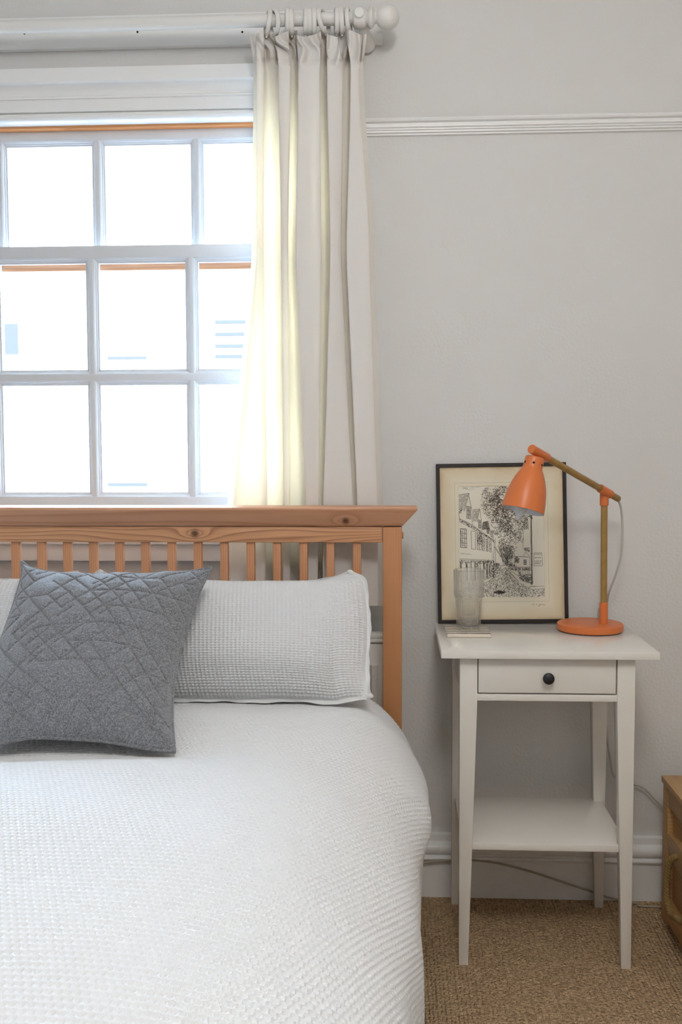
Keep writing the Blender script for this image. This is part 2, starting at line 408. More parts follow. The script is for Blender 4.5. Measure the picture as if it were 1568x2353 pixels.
# ------------------------------------------------------------------ bed window: two sashes, panes, sill
w1 = thing('window_1', 'white painted wooden sash window with small square panes above the bed', None, (-0.76, 0.05, WZ0), kind='structure')
box('jamb', 'white', w1, WX0, WX0 + 0.03, WY, 0.16, WZ0, WZ1); box('jamb', 'white', w1, WX1 - 0.03, WX1, WY, 0.16, WZ0, WZ1)
rz = at(300, 291, 0.068).z
box('head_strip', 'raw_pine', w1, WX0 + 0.03, WX1 - 0.03, 0.052, 0.16, rz - 0.006, WZ1)
PITCH = 0.2535
def sash(name, Yf, x_edges, z_rows, x0, x1, z0, z1):
    s = thing(name, None, None); s.parent = w1; s.location = Vector((x0, Yf, z0)) - w1.location
    yb = Yf + 0.038
    xs = [e for p_ in x_edges for e in p_]
    for nm, a in (('stile', (x0, x_edges[0][0] - 0.011)), ('stile', (x_edges[-1][1] + 0.011, x1))):
        box(nm, 'sash', s, a[0], a[1], Yf, yb, z0, z1, bev=0.001)
    sx0, sx1 = x_edges[0][0] - 0.011, x_edges[-1][1] + 0.011
    box('rail', 'sash', s, sx0, sx1, Yf, yb, z0, z_rows[-1][0] - 0.011, bev=0.001)
    box('rail', 'sash', s, sx0, sx1, Yf, yb, z_rows[0][1] + 0.011, z1, bev=0.001)
    for (lo, hi), (lo2, hi2) in zip(z_rows, z_rows[1:]):
        box('glazing_bar', 'sash', s, sx0, sx1, Yf, yb, hi2 + 0.011, lo - 0.011, bev=0.001)
    for r_ in z_rows:
        for (a, b), (a2, b2) in zip(x_edges, x_edges[1:]):
            box('glazing_bar', 'sash', s, b + 0.011, a2 - 0.011, Yf + 0.0004, yb, r_[0] - 0.0111, r_[1] + 0.0111, bev=0.0006)
        for a, b in x_edges:
            # moulded bead: a stepped square frame sloping back to the pane
            prof = [(0.0115, 0.0), (0.0085, 0.0025), (0.0075, 0.006), (0.0045, 0.008), (0.0035, 0.012), (0.0, 0.0125), (0.0, 0.024), (0.0115, 0.024)]
            bm = bmesh.new(); rings = []
            for o_, d_ in prof:
                rings.append([bm.verts.new((x, Yf + 0.001 + d_, z)) for x, z in ((a - o_, r_[0] - o_), (b + o_, r_[0] - o_), (b + o_, r_[1] + o_), (a - o_, r_[1] + o_))])
            for i in range(len(rings)):
                A, B = rings[i], rings[(i + 1) % len(rings)]
                for q in range(4): bm.faces.new((A[q], A[(q + 1) % 4], B[(q + 1) % 4], B[q]))
            fin('glazing_bead', bm, 'sash', s, smooth=0)
            bm = bmesh.new(); add_box(bm, a - 0.003, b + 0.003, Yf + 0.018, Yf + 0.021, r_[0] - 0.003, r_[1] + 0.003, 0)
            fin('pane', bm, 'pane', s, smooth=0)
    return s
Yl, Yu = 0.030, 0.075
xl, xr = at(231, 860, Yl + 0.013).x, at(428.5, 860, Yl + 0.013).x
le = [(xl + PITCH * i, xr + PITCH * i) for i in (-2, -1, 0, 1)]
zr = [(at(330, 849, Yl + .013).z, at(330, 604, Yl + .013).z), (at(330, 1131, Yl + .013).z, at(330, 885, Yl + .013).z)]
sash('lower_sash', Yl, le, zr, WX0 + 0.03, WX1 - 0.03, WZ0, at(330, 563, Yl).z)
xl, xr = at(243, 450, Yu + 0.013).x, at(439, 450, Yu + 0.013).x
ue = [(xl + PITCH * i, xr + PITCH * i) for i in (-2, -1, 0, 1)]
zu = [(at(330, 600, Yu + .013).z, at(330, 334, Yu + .013).z)]
us = sash('upper_sash', Yu, ue, zu, WX0 + 0.03, WX1 - 0.03, at(330, 624, Yu + .04).z, rz)
box('bare_strip', 'raw_dark', us, WX0 + 0.04, WX1 - 0.04, Yu - 0.003, Yu + 0.046, at(330, 624, Yu + .04).z - 0.004, at(330, 624, Yu + .04).z + 0.02)
# sill board and apron
bm = bmesh.new(); add_box(bm, WX0 - 0.09, WX1 + 0.09, -0.035, 0.16, at(450, 1253, -0.035).z, WZ0 + 0.002, 0.006, 3)
fin('sill', bm, 'white', w1)
box('apron', 'white', w1, WX0 - 0.07, WX1 + 0.07, -0.014, WY, at(450, 1290, -0.014).z, at(450, 1253, -0.035).z, bev=0.003)

# ------------------------------------------------------------------ outside: pale weatherboarded house over the road
struct(box('ground_outside', 'ground', None, -40, 40, 0.4, 60, -3.3, -3.2, bev=0))
HY = 13.0
hs = thing('house', 'white weatherboarded house seen bleached out through the window', 'house', (-5, HY + 2, -3.2))
box('wall', 'render_white', hs, -14, 4, HY, HY + 5, -3.2, 5.2, bev=0)
bw = 0.108
bm = bmesh.new()
add_hex(bm, [(-14, 0, 0), (4, 0, 0), (4, -0.022, 0), (-14, -0.022, 0), (-14, 0, bw), (4, 0, bw), (4, -0.006, bw), (-14, -0.006, bw)])
bmesh.ops.recalc_face_normals(bm, faces=bm.faces); bme = bpy.data.meshes.new('weatherboard'); bm.to_mesh(bme); bm.free(); bme.materials.append(M['render_white'])
for i in range(38):
    o = bpy.data.objects.new('weatherboard', bme); COL.objects.link(o); o.parent = hs; o.location = Vector((0, HY, 0.6 + i * bw)) - hs.location
bm = bmesh.new(); add_prism_x(bm, [(HY - 0.35, 4.75), (HY - 0.35, 4.95), (HY + 2.5, 7.4), (HY + 5.4, 5.0), (HY + 5.4, 4.75)], -14.3, 4.3); fin('roof', bm, 'raw_pine', hs, smooth=0)
for (xa, ya, xb, yb) in ((12, 745, 44, 815), (248, 745, 338, 826), (495, 715, 640, 826), (250, 1112, 342, 1240), (16, 1114, 50, 1240)):
    A, B = at(xa, ya, HY - 0.04), at(xb, yb, HY - 0.04)
    fr_ = box('window', 'render_white', hs, A.x - 0.06, B.x + 0.06, HY - 0.06, HY + 0.02, B.z - 0.06, A.z + 0.06, bev=0)
    bm = bmesh.new(); add_box(bm, A.x, B.x, HY - 0.075, HY - 0.062, B.z, A.z, 0); fin('pane', bm, 'slate' if xa == 12 else 'pale_glass', fr_, smooth=0)
    for ys in ((823,) if xa == 248 else (742, 770, 797, 821) if xa == 495 else (1113,) if xa == 250 else ()):
        za = at(300, ys, HY - 0.08).z
        bm = bmesh.new(); add_box(bm, A.x, B.x, HY - 0.10, HY - 0.074, za - 0.022, za + 0.022, 0); fin('glazing_bar', bm, 'slate', fr_, smooth=0)

# ------------------------------------------------------------------ radiator under the window
rd = thing('radiator', 'white panel radiator behind the bed under the window', 'radiator', (-0.7, -0.04, 0.12))
x0, x1 = -1.38, -0.012
bm = bmesh.new(); add_box(bm, x0, x1, -0.075, -0.015, 0.12, 0.658, 0.006, 3)
fin('panel', bm, 'radiator', rd)
n = 34; ribw = (x1 - x0 - 0.04) / n
bm = bmesh.new(); add_hex(bm, [(-0.010, 0.0, 0), (0.010, 0.0, 0), (0.010, 0.004, 0.0), (-0.010, 0.004, 0), (-0.010, 0, 0.44), (0.010, 0, 0.44), (0.010, 0.004, 0.44), (-0.010, 0.004, 0.44)])
for q in bm.verts:
    if q.co.y < 0.001: q.co.x *= 0.6; q.co.y -= 0.005
bmesh.ops.recalc_face_normals(bm, faces=bm.faces); rme = bpy.data.meshes.new('rib'); bm.to_mesh(rme); bm.free(); rme.materials.append(M['radiator'])
for i in range(n):
    o = bpy.data.objects.new('rib', rme); COL.objects.link(o); o.parent = rd
    o.location = Vector((x0 + 0.02 + ribw * (i + 0.5), -0.079, 0.165)) - rd.location
bm = bmesh.new(); add_box(bm, x0 - 0.002, x1 + 0.002, -0.079, -0.013, 0.66, 0.667, 0.002); add_box(bm, x0, x1, -0.060, -0.030, 0.667, 0.680, 0.003)
fin('top_grille', bm, 'radiator', rd)
for xx in (x0 + 0.2, x1 - 0.2): box('wall_bracket', 'radiator', rd, xx - 0.02, xx + 0.02, -0.02, WY - 0.0005, 0.2, 0.6)
bm = bmesh.new(); add_tube(bm, [(x0 - 0.03, -0.045, 0.0), (x0 - 0.03, -0.045, 0.14), (x0 - 0.02, -0.045, 0.155), (x0 + 0.01, -0.045, 0.155)], 0.008); fin('pipe', bm, 'radiator', rd)

# ------------------------------------------------------------------ curtain pole, rings, curtain
PY = -0.10
pA, pB = at(0, 55.5, PY), at(800, 44, PY)
PZ = (at(300, 53.5, PY).z + at(700, 46.5, PY).z) / 2
pt = thing('curtain_pole', 'white painted wooden curtain pole with a ridged ball finial', 'curtain pole', (-0.5, PY, PZ))
bx = at(827, 42, PY).x
bm = bmesh.new(); add_tube(bm, [(-1.75, PY, PZ), (bx + 0.02, PY, PZ)], 0.0148, 28); fin('rod', bm, 'pole', pt)
bm = bmesh.new(); add_lathe(bm, [(0, -0.016), (0.018, -0.016), (0.022, -0.012), (0.0235, 0), (0.022, 0.012), (0.018, 0.016), (0, 0.016)], (bx, PY, PZ), (1, 0, 0), 32)
br = fin('bracket_cup', bm, 'pole', pt)
bm = bmesh.new(); add_lathe(bm, [(0, 0.0), (0.0118, 0.0), (0.0122, 0.002), (0.0105, 0.0045), (0, 0.0055)], (bx, PY - 0.0222, PZ + 0.003), (0, -1, 0), 28); fin('cover_button', bm, 'pole', br)
bm = bmesh.new(); add_tube(bm, [(bx, PY + 0.012, PZ - 0.006), (bx + 0.006, PY + 0.05, PZ - 0.014), (bx + 0.014, WY - 0.012, PZ - 0.022)], [0.016, 0.017, 0.020], 20); fin('bracket_arm', bm, 'pole', pt)
cA, cB = at(846, 60, WY - 0.012), at(880, 101, WY - 0.012)
box('wall_plate', 'pole', pt, cA.x - 0.03, cB.x, WY - 0.016, WY + 0.001, cB.z, PZ + 0.004, bev=0.003)
fx = at(853, 41, PY).x
bm = bmesh.new(); add_lathe(bm, [(0, -0.022), (0.014, -0.022), (0.0145, -0.008), (0.019, -0.007), (0.0235, -0.003), (0.0245, 0.0), (0.0235, 0.003), (0.018, 0.007), (0.0135, 0.009), (0.0125, 0.012), (0.0, 0.012)], (fx, PY, PZ), (1, 0, 0), 32); fin('finial_collar', bm, 'pole', pt)
fc = at(890.5, 40.5, PY).x
prof = [(0.0135 if False else 0.0, -0.0295)]
for t in np.linspace(0.16, math.pi - 0.02, 40):
    prof.append((0.0278 * math.sin(t), -0.0278 * math.cos(t)))
prof.append((0, 0.0278))
bm = bmesh.new()
add_lathe(bm, prof, (fc, PY, PZ), (1, 0, 0), 120, rad=lambda r, h, a: r - 0.0009 * (0.5 + 0.5 * math.cos(a * 40)) * min(1, r / 0.012))
fin('finial_ball', bm, 'pole', pt, smooth=1.2)
bm = bmesh.new(); add_lathe(bm, [(0, 0), (0.0125, 0), (0.011, 0.004), (0.012, 0.010), (0, 0.010)], (fx + 0.010, PY, PZ), (1, 0, 0), 24); fin('finial_neck', bm, 'pole', pt)

def ring_mesh(R=0.0264, r=0.0042):
    bm = bmesh.new()
    for i in range(32):
        a = 2 * math.pi * i / 32
        for j in range(12):
            b = 2 * math.pi * j / 12
            bm.verts.new((1.35 * r * math.cos(b), (R + r * math.sin(b)) * math.cos(a), (R + r * math.sin(b)) * math.sin(a)))
    bm.verts.ensure_lookup_table()
    for i in range(32):
        for j in range(12):
            bm.faces.new([bm.verts[q] for q in (i * 12 + j, ((i + 1) % 32) * 12 + j, ((i + 1) % 32) * 12 + (j + 1) % 12, i * 12 + (j + 1) % 12)])
    # little screw eye under the ring
    add_lathe(bm, [(0, -0.0335), (0.0022, -0.0335), (0.0022, -R), (0, -R)], (0, 0, 0), (0, 0, 1), 10)
    bmesh.ops.recalc_face_normals(bm, faces=bm.faces)
    me = bpy.data.meshes.new('curtain_ring'); bm.to_mesh(me); bm.free(); me.shade_smooth(); me.set_sharp_from_angle(angle=0.8); me.materials.append(M['pole']); return me
rme = ring_mesh()
ORD = ['first', 'second', 'third', 'fourth', 'fifth', 'sixth', 'seventh', 'eighth', 'ninth', 'tenth', 'eleventh']
for i, (px, yaw, roll) in enumerate([(616, 16, 8), (631, 25, -4), (661, 6, 0), (670, 6, -2), (703, 5, 1), (712, 5, 0), (722, 6, 0), (744, -20, -10), (774, 6, 0), (785, 4, -3), (801, -5, -4)]):
    o = bpy.data.objects.new('curtain_ring', rme); COL.objects.link(o)
    o.location = (at(px, 46, PY).x, PY, PZ - 0.0062); o.rotation_euler = (0, math.radians(roll), math.radians(yaw))
    tag(o, 'white wooden curtain ring, %s from the window end of the row' % ORD[i], 'curtain ring', 'rings on the curtain pole')

# curtain: fold lines keyed at five heights, as picture x at that height and depth
F, B_ = -0.150, -0.062
keyY = [76, 150, 600, 1150, 1392]
kx = np.array([
 [574, 590, 606, 615, 632, 662, 672, 684, 735, 745, 752, 776, 786, 796, 830, 843],
 [583, 590, 607, 618, 640, 668, 678, 686, 735, 744, 752, 788, 798, 806, 826, 836],
 [578, 590, 606, 630, 646, 662, 671, 680, 738, 748, 759, 785, 790, 797, 850, 861],
 [524, 540, 612, 634, 652, 667, 694, 703, 733, 738, 744, 811, 816, 822, 868, 880],
 [505, 522, 604, 630, 650, 667, 692, 701, 729, 736, 743, 812, 817, 823, 870, 884]], float)
ky = np.array([
 [-.10, -.118, -.112, -.092, -.112, -.120, -.088, -.116, -.122, -.088, -.116, -.120, -.092, -.116, -.116, -.085],
 [-.085, -.135, -.135, -.075, -.14, -.14, -.07, -.145, -.145, -.07, -.14, -.135, -.08, -.135, -.13, -.07],
 [-.085, -.130, -.120, -.066, -.13, -.13, -.066, -.15, -.15, -.062, -.145, -.130, -.100, -.140, -.140, -.055],
 [-.070, -.095, -.125, -.075, -.12, -.115, -.070, -.15, -.148, -.066, -.145, -.135, -.105, -.140, -.135, -.050],
 [-.065, -.090, -.125, -.075, -.12, -.115, -.070, -.148, -.145, -.070, -.142, -.135, -.105, -.138, -.130, -.048]], float)
NR, NC = 190, 460
pys = np.concatenate([np.linspace(74, 160, 40), np.linspace(163, 1392, NR - 40)])
G = np.zeros((NR, NC, 3))
def smooth_interp(xq, xs, ys):
    i = int(np.clip(np.searchsorted(xs, xq) - 1, 0, len(xs) - 2)); t = (xq - xs[i]) / (xs[i + 1] - xs[i]); t = min(max(t, 0), 1)
    t = t * t * (3 - 2 * t) if True else t
    return ys[i] * (1 - t) + ys[i + 1] * t
for j, py in enumerate(pys):
    i = int(np.clip(np.searchsorted(keyY, py) - 1, 0, 3)); t = min(max((py - keyY[i]) / (keyY[i + 1] - keyY[i]), 0), 1)
    if i < 2: t = t * t * (3 - 2 * t)
    under = min(1.0, max(0.0, (py - 95) / 60.0)) * (0.55 + 0.45 * min(1, max(0, (1250 - py) / 300.0)))
    px = kx[i] * (1 - t) + kx[i + 1] * t; dp = ky[i] * (1 - t) + ky[i + 1] * t
    pts = []
    for q in range(16):
        un = under if q > 5 else (under * max(0.0, min(1.0, (750 - py) / 200.0)) if q > 2 else under * 0.3)
        if q in (1, 4, 7, 10, 13):      # cloth doubles back under each fold
            wd = px[q + 1] - px[q]; pts.append((px[q] + 0.42 * wd * un, (dp[q] + 0.030) * 1500))
        pts.append((px[q], dp[q] * 1500))
        if q in (2, 5, 8, 11, 14):
            wd = px[q] - px[q - 1]; pts.append((px[q] - 0.42 * wd * un, (dp[q] + 0.030) * 1500))
    c = spline(np.array(pts), NC)
    u = np.linspace(0, 1, NC)
    head = max(0, 1 - max(0, py - 128) / 40.0); head = head * head * (3 - 2 * head)
    dep = c[:, 1] / 1500
    # pencil pleats of the heading tape
    dep = dep + head * (0.0105 * np.sin(u * 2 * np.pi * 23 + 1.6 * np.sin(u * 23)) + 0.003 * np.sin(u * 2 * np.pi * 47 + 1))
    if abs(py - 140) < 14: dep = dep + 0.004 * np.exp(-((py - 140) / 6.0) ** 2)
    top = 7 * np.sin(u * 2 * np.pi * 4.3 + 0.6) - 3 * np.cos(u * 2 * np.pi * 9) + 9 * np.abs(u - 0.55) ** 1.5
    lift = max(0, (160 - py) / 86.0)
    # slow creases lower down
    dep = dep + 0.0025 * np.sin(u * 31 + py * 0.004) * min(1, max(0, (py - 200) / 300))
    for q in range(NC):
        p3 = at(c[q, 0], py + lift * top[q], dep[q]); G[j, q] = p3
ct = thing('curtain', 'cream gathered curtain hanging from the pole beside the window', 'curtain', (-0.21, -0.1, float(G[..., 2].min())))
link('drape', grid_mesh('drape', G), 'curtain', ct)
# heading tape stitched behind the gathers, and the hem turned up at the foot
H1 = G[2:36].copy(); H1[..., 1] += 0.003
link('heading_tape', grid_mesh('heading_tape', H1), 'curtain', ct)
H2 = G[-13:].copy(); H2[..., 1] += 0.003
link('hem', grid_mesh('hem', H2), 'curtain', ct)

# ------------------------------------------------------------------ bed
bed = thing('bed', 'pine double bed with a slatted headboard', 'bed', BEDLOC)
PXR0, PXR1 = at(880, 1300, -0.215).x, at(924, 1250, -0.215).x
CX = -0.695
def mir(a, b): return (2 * CX - b, 2 * CX - a)
zt = at(900, 1211, -0.215).z
for a, b in ((PXR0, PXR1), mir(PXR0, PXR1)):
    box('post', 'pine_post', bed, a, b, -0.215, -0.17, 0.0, zt, bev=0.002)
bm = bmesh.new(); q = at(925, 1230, -0.19); add_lathe(bm, [(0, 0), (0.008, 0), (0.008, 0.002), (0.006, 0.0035), (0, 0.0035)], (PXR1, -0.1925, q.z), (1, 0, 0), 16); fin('bolt_cap', bm, 'pine_post', bed)
z0, z1, z2 = at(500, 1208.5, -0.218).z, at(900, 1172.5, -0.245).z, at(900, 1166, -0.245).z
xo, xi = at(960, 1172, -0.245).x, at(925, 1208, -0.218).x
xo2, xi2 = 2 * CX - xo, 2 * CX - xi
bm = bmesh.new()
lo = [(xi2, -0.218), (xi, -0.218), (xi, -0.165), (xi2, -0.165)]; hi = [(xo2, -0.246), (xo, -0.246), (xo, -0.156), (xo2, -0.156)]
r0 = [bm.verts.new((x, y, z0)) for x, y in lo]; r1 = [bm.verts.new((x, y, z1)) for x, y in hi]; r2 = [bm.verts.new((x, y, z2)) for x, y in hi]
for A, B in ((r0, r1), (r1, r2)):
    for q in range(4): bm.faces.new((A[q], A[(q + 1) % 4], B[(q + 1) % 4], B[q]))
bm.faces.new(r0[::-1]); bm.faces.new(r2)
bmesh.ops.bevel(bm, geom=list(bm.edges), offset=0.0018, segments=2, profile=0.5, affect='EDGES')
fin('top_rail', bm, 'pine_crown', bed)
zr0 = at(500, 1246.5, -0.212).z
box('cross_rail', 'pine_rail', bed, 2 * CX - PXR0, PXR0 - 0.0008, -0.212, -0.18, zr0, z0 - 0.0008, bev=0.0025)
box('cross_rail', 'pine_rail', bed, 2 * CX - PXR0, PXR0, -0.212, -0.18, 0.42, 0.50, bev=0.0025)
sl = [25, 84, 144.5, 203, 262.5, 322, 382, 442, 503, 564, 626, 687, 749, 811]
xs = [at(s_ + 9.7, 1290, -0.205).x for s_ in sl]
step = (xs[-1] - xs[0]) / (len(xs) - 1)
xs = [xs[-1] - step * i for i in range(22)]
for xc in xs:
    if xc < 2 * CX - PXR0 + 0.02: continue
    box('slat', 'pine_slat', bed, xc - 0.0093, xc + 0.0093, -0.205, -0.187, 0.495, zr0 + 0.004, bev=0.0015)
for a, b in ((-0.045, -0.02), mir(-0.045, -0.02)):
    box('side_rail', 'pine_rail', bed, a, b, -2.13, -0.214, 0.22, 0.36, bev=0.003)
box('foot_rail', 'pine_rail', bed, 2 * CX + 0.03, -0.03, -2.165, -2.13, 0.2, 0.42, bev=0.003)
for a, b in ((PXR0, PXR1), mir(PXR0, PXR1)): box('post', 'pine_post', bed, a, b, -2.175, -2.13, 0.0, 0.45, bev=0.002)
mt = box('mattress', 'waffle', None, 2 * CX + 0.06, -0.06, -2.11, -0.225, 0.345, 0.535, bev=0.03)
recenter(mt); tag(mt, 'white mattress under the waffle bedspread on the pine bed', 'mattress')

# duvet: cross-sections (half, from the middle to the hanging hem) along the bed
P = 0.0092
sec = {
 -0.24: [(-.695, .598), (-.45, .598), (-.30, .596), (-.18, .590), (-.075, .574), (-.015, .532), (.028, .475), (.05, .41), (.046, .31), (.04, .12)],
 -0.45: [(-.695, .604), (-.45, .604), (-.30, .602), (-.18, .597), (-.070, .580), (-.004, .535), (.044, .472), (.064, .41), (.052, .33), (.042, .12)],
 -0.62: [(-.695, .600), (-.45, .604), (-.30, .604), (-.18, .598), (-.075, .578), (.000, .532), (.048, .474), (.063, .42), (.046, .34), (.040, .12)],
 -0.90: [(-.695, .612), (-.45, .612), (-.30, .608), (-.19, .598), (-.095, .574), (-.018, .525), (.022, .470), (.038, .41), (.040, .33), (.038, .12)],
 -1.30: [(-.695, .624), (-.45, .620), (-.30, .612), (-.20, .598), (-.115, .570), (-.040, .520), (.005, .462), (.022, .40), (.028, .32), (.028, .12)],
 -2.16: [(-.695, .600), (-.45, .600), (-.30, .595), (-.20, .585), (-.115, .560), (-.035, .515), (.006, .460), (.022, .40), (.028, .32), (.028, .12)],
}
ykeys = sorted(sec, reverse=True)
L = 1.10; nh = int(L / P * 4); Yv = np.arange(-0.262, -2.16, -P / 4)
S0 = np.array([spline(np.array(sec[y_]), nh) for y_ in ykeys])
half = np.zeros((len(Yv), nh, 2))
for j, y_ in enumerate(Yv):
    i = 0
    while i < len(ykeys) - 2 and y_ < ykeys[i + 1]: i += 1
    t = min(max((y_ - ykeys[i]) / (ykeys[i + 1] - ykeys[i]), 0), 1); t = t * t * (3 - 2 * t)
    half[j] = S0[i] * (1 - t) + S0[i + 1] * t
left = half[:, :0:-1].copy(); left[..., 0] = 2 * CX - left[..., 0]
full = np.concatenate([left, half], 1)
G = np.zeros(full.shape[:2] + (3,)); G[..., 0] = full[..., 0]; G[..., 2] = full[..., 1]; G[..., 1] = Yv[:, None]
X, Yg = G[..., 0], G[..., 1]
wt = np.clip((G[..., 2] - 0.40) / 0.15, 0, 1)
G[..., 2] += wt * (0.006 * np.sin(X * 5.1 + Yg * 3.3 + 1) * np.sin(Yg * 4.7 - X * 2.2) + 0.003 * np.sin(X * 13 + Yg * 9) * np.sin(Yg * 12 - X * 4))
G[..., 0] += (1 - wt) * np.sign(X - CX) * (0.006 * np.sin(Yg * 11 + 1.2) + 0.003 * np.sin(Yg * 27)) * 0.7
G[..., 2] -= 0.020 * np.exp(-((X + 0.62) / 0.30) ** 4 - ((Yg + 0.78) / 0.075) ** 2)      # the cushion presses in
G[..., 2] -= 0.012 * np.exp(-((X + 0.70) / 0.66) ** 8 - ((Yg + 0.40) / 0.07) ** 2)       # so do the pillows
fe = np.clip((-2.02 - Yg) / 0.14, 0, 1); G[..., 2] = np.maximum(G[..., 2] - wt * 0.2 * fe ** 2, 0.11)
Nn = grid_normals(G); Nn *= np.sign(Nn[..., 2:3].mean())
ii = np.arange(G.shape[1]); jj = np.arange(G.shape[0])
sk = 0.02 * np.sin(Yg * 2.0 + X * 1.3) + 0.015 * X
uu = (ii[None, :] / 4.0) + 1.2 * sk * 4; vv = jj[:, None] * (P / 4) / 0.0112 + (X - CX) * 5.0
uu = uu + 0.5 * np.floor(vv)
def waffle(u, v): return (np.abs(np.sin(np.pi * u)) ** 1.3) * (np.abs(np.sin(np.pi * v)) ** 1.3)
G += Nn * (0.0020 - 0.0064 * waffle(uu, vv) + 0.0002 * rng.standard_normal(uu.shape))[..., None]
du = link('bedspread', grid_mesh('bedspread', G, flip=True), 'waffle')
recenter(du); tag(du, 'white waffle bedspread draped over the bed', 'bedspread')
md = du.modifiers.new('thickness', 'SOLIDIFY'); md.thickness = 0.004; md.offset = -1; md.use_rim_only = True

# ------------------------------------------------------------------ pillows and cushion as stuffed patches between four seams
def coons(T, Bm, Lf, Rt):
    nu, nv = len(T), len(Lf)
    u = np.linspace(0, 1, nu)[None, :, None]; v = np.linspace(0, 1, nv)[:, None, None]
    a = (1 - v) * T[None] + v * Bm[None]; b = (1 - u) * Lf[:, None] + u * Rt[:, None]
    c = (1 - u) * (1 - v) * T[0] + u * (1 - v) * T[-1] + (1 - u) * v * Bm[0] + u * v * Bm[-1]
    return a + b - c
def seam(pts, n): return spline(np.array([list(at(x, y, Y)) for x, y, Y in pts]), n)
def frill(name, loops, parent, mat, wd, wav, tilt=0.3):
    "narrow flange standing out from the seam, slightly wavy"
    bm = bmesh.new(); loop = np.array(loops); n_ = len(loop); c = loop.mean(0)
    tg = np.roll(loop, -1, 0) - np.roll(loop, 1, 0); tg /= np.linalg.norm(tg, axis=1, keepdims=True) + 1e-9
    fwd = np.array([0, -1.0, 0.15]); out = np.cross(tg, fwd); out /= np.linalg.norm(out, axis=1, keepdims=True) + 1e-9
    s_ = np.sign((out * (loop - c)).sum(1)); out *= np.sign(s_.sum())
    prof = [(-0.012, 0.0022), (0.0, 0.0024), (0.55, 0.0024), (0.85, 0.0034), (1.0, 0.0030), (1.08, 0.0), (1.0, -0.0030), (0.85, -0.0034), (0.55, -0.0024), (0.0, -0.0024), (-0.012, -0.0022)]
    t = np.arange(n_) / n_; k_ = t * 2 * np.pi
    wave = wav * (np.sin(k_ * 17) * 0.6 + np.sin(k_ * 29 + 1.2) * 0.4); wid = wd * (1 + 0.22 * np.sin(k_ * 13 + 2) + 0.12 * np.sin(k_ * 37))
    rings = []
    for i in range(n_):
        rings.append([bm.verts.new(loop[i] + out[i] * (wid[i] * a if a > 0 else a) + fwd * (b + wave[i] * max(a, 0) + tilt * wid[i] * max(a, 0) ** 2)) for a, b in prof])
    for i in range(n_):
        A, B = rings[i], rings[(i + 1) % n_]
        for q in range(len(prof)): bm.faces.new((A[q], A[(q + 1) % len(prof)], B[(q + 1) % len(prof)], B[q]))
    return fin(name, bm, mat, parent, smooth=3)
def ring_of(T, Bm, Lf, Rt, step): return np.vstack([T[:-1:step], Rt[:-1:step], Bm[:0:-step], Lf[:0:-step]])

def pillow(label, T, Bm, Lf, Rt, name='pillow', fb=0.085, bb=0.035):
    nu, nv = len(T), len(Lf)
    C0 = coons(T, Bm, Lf, Rt)
    nrm = grid_normals(C0); nrm *= -np.sign(nrm[..., 1:2].mean())
    u = np.linspace(-1, 1, nu)[None]; v = np.linspace(-1, 1, nv)[:, None]
    prof_ = ((1 - np.abs(u) ** 2.6) ** 0.55) * ((1 - np.abs(v) ** 2.4) ** 0.6)
    puff = prof_ * (1 + 0.10 * np.sin(u * 3.1 + 0.7) * np.sin(v * 2.6 - 0.4)) + 0.03 * prof_ * np.sin(u * 9 + v * 3) * np.abs(v)
    base = C0 + nrm * (fb * puff)[..., None]
    base[..., 2] -= 0.020 * prof_ * (v > -2) * np.clip(v, -1, 1)        # weight settles low
    n2 = grid_normals(base); n2 *= -np.sign(n2[..., 1:2].mean())
    edge = np.clip((1 - np.abs(u)) / 0.03, 0, 1) * np.clip((1 - np.abs(v)) / 0.03, 0, 1)
    wf = waffle(np.arange(nu)[None] / 4.0, np.arange(nv)[:, None] / 4.0) * edge
    front = base + n2 * (0.0016 - 0.0052 * wf + 0.0002 * rng.standard_normal(wf.shape))[..., None] * edge[..., None]
    back = (C0 - nrm * (bb * prof_)[..., None])[::5, ::5]
    back = np.concatenate([back, (C0 - nrm * (bb * prof_)[..., None])[-1:, ::5]], 0) if (nv - 1) % 5 else back
    lo = C0.reshape(-1, 3); t = thing(name, label, 'pillow', (float(lo[:, 0].mean()), float(lo[:, 1].mean()), float(lo[:, 2].min())), 'waffle pillows against the headboard')
    link('cover', join_grids('cover', [(front, False), (back, True)]), 'waffle', t)
    frill('flange', ring_of(T, Bm, Lf, Rt, 3), t, 'waffle', 0.0065, 0.0045, 0.5)
    return t
YT, YB = -0.285, -0.425
def yy(py): return YT + (YB - YT) * (py - 1320) / (1612 - 1320)
Tp = [(228, 1318, YT), (262, 1330, YT), (330, 1340, YT), (420, 1345, YT), (520, 1350, YT), (620, 1350, YT), (700, 1344, YT), (760, 1332, YT), (806, 1318, YT)]
Rp = [(806, 1318, YT), (834, 1336), (842, 1380), (845, 1430), (844, 1490), (841, 1545), (848, 1602, YB)]
Bp = [(205, 1606, YB), (260, 1604, YB), (400, 1604, YB), (520, 1606, YB), (640, 1606, YB), (720, 1608, YB), (770, 1610, YB), (800, 1604, YB), (848, 1602, YB)]
Lp = [(228, 1318, YT), (208, 1340), (200, 1400), (198, 1460), (200, 1530), (205, 1606, YB)]
fixy = lambda L_: [(a[0], a[1], a[2] if len(a) > 2 else yy(a[1])) for a in L_]
nu, nv = 281, 221
T, Bm, Lf, Rt = seam(fixy(Tp), nu), seam(fixy(Bp), nu), seam(fixy(Lp), nv), seam(fixy(Rp), nv)
pr = pillow('white waffle pillow at the nightstand side of the headboard', T, Bm, Lf, Rt)
XM = float(Lf[:, 0].min()) - 0.007
def flipx(A): A = A.copy(); A[:, 0] = 2 * XM - A[:, 0]; return A
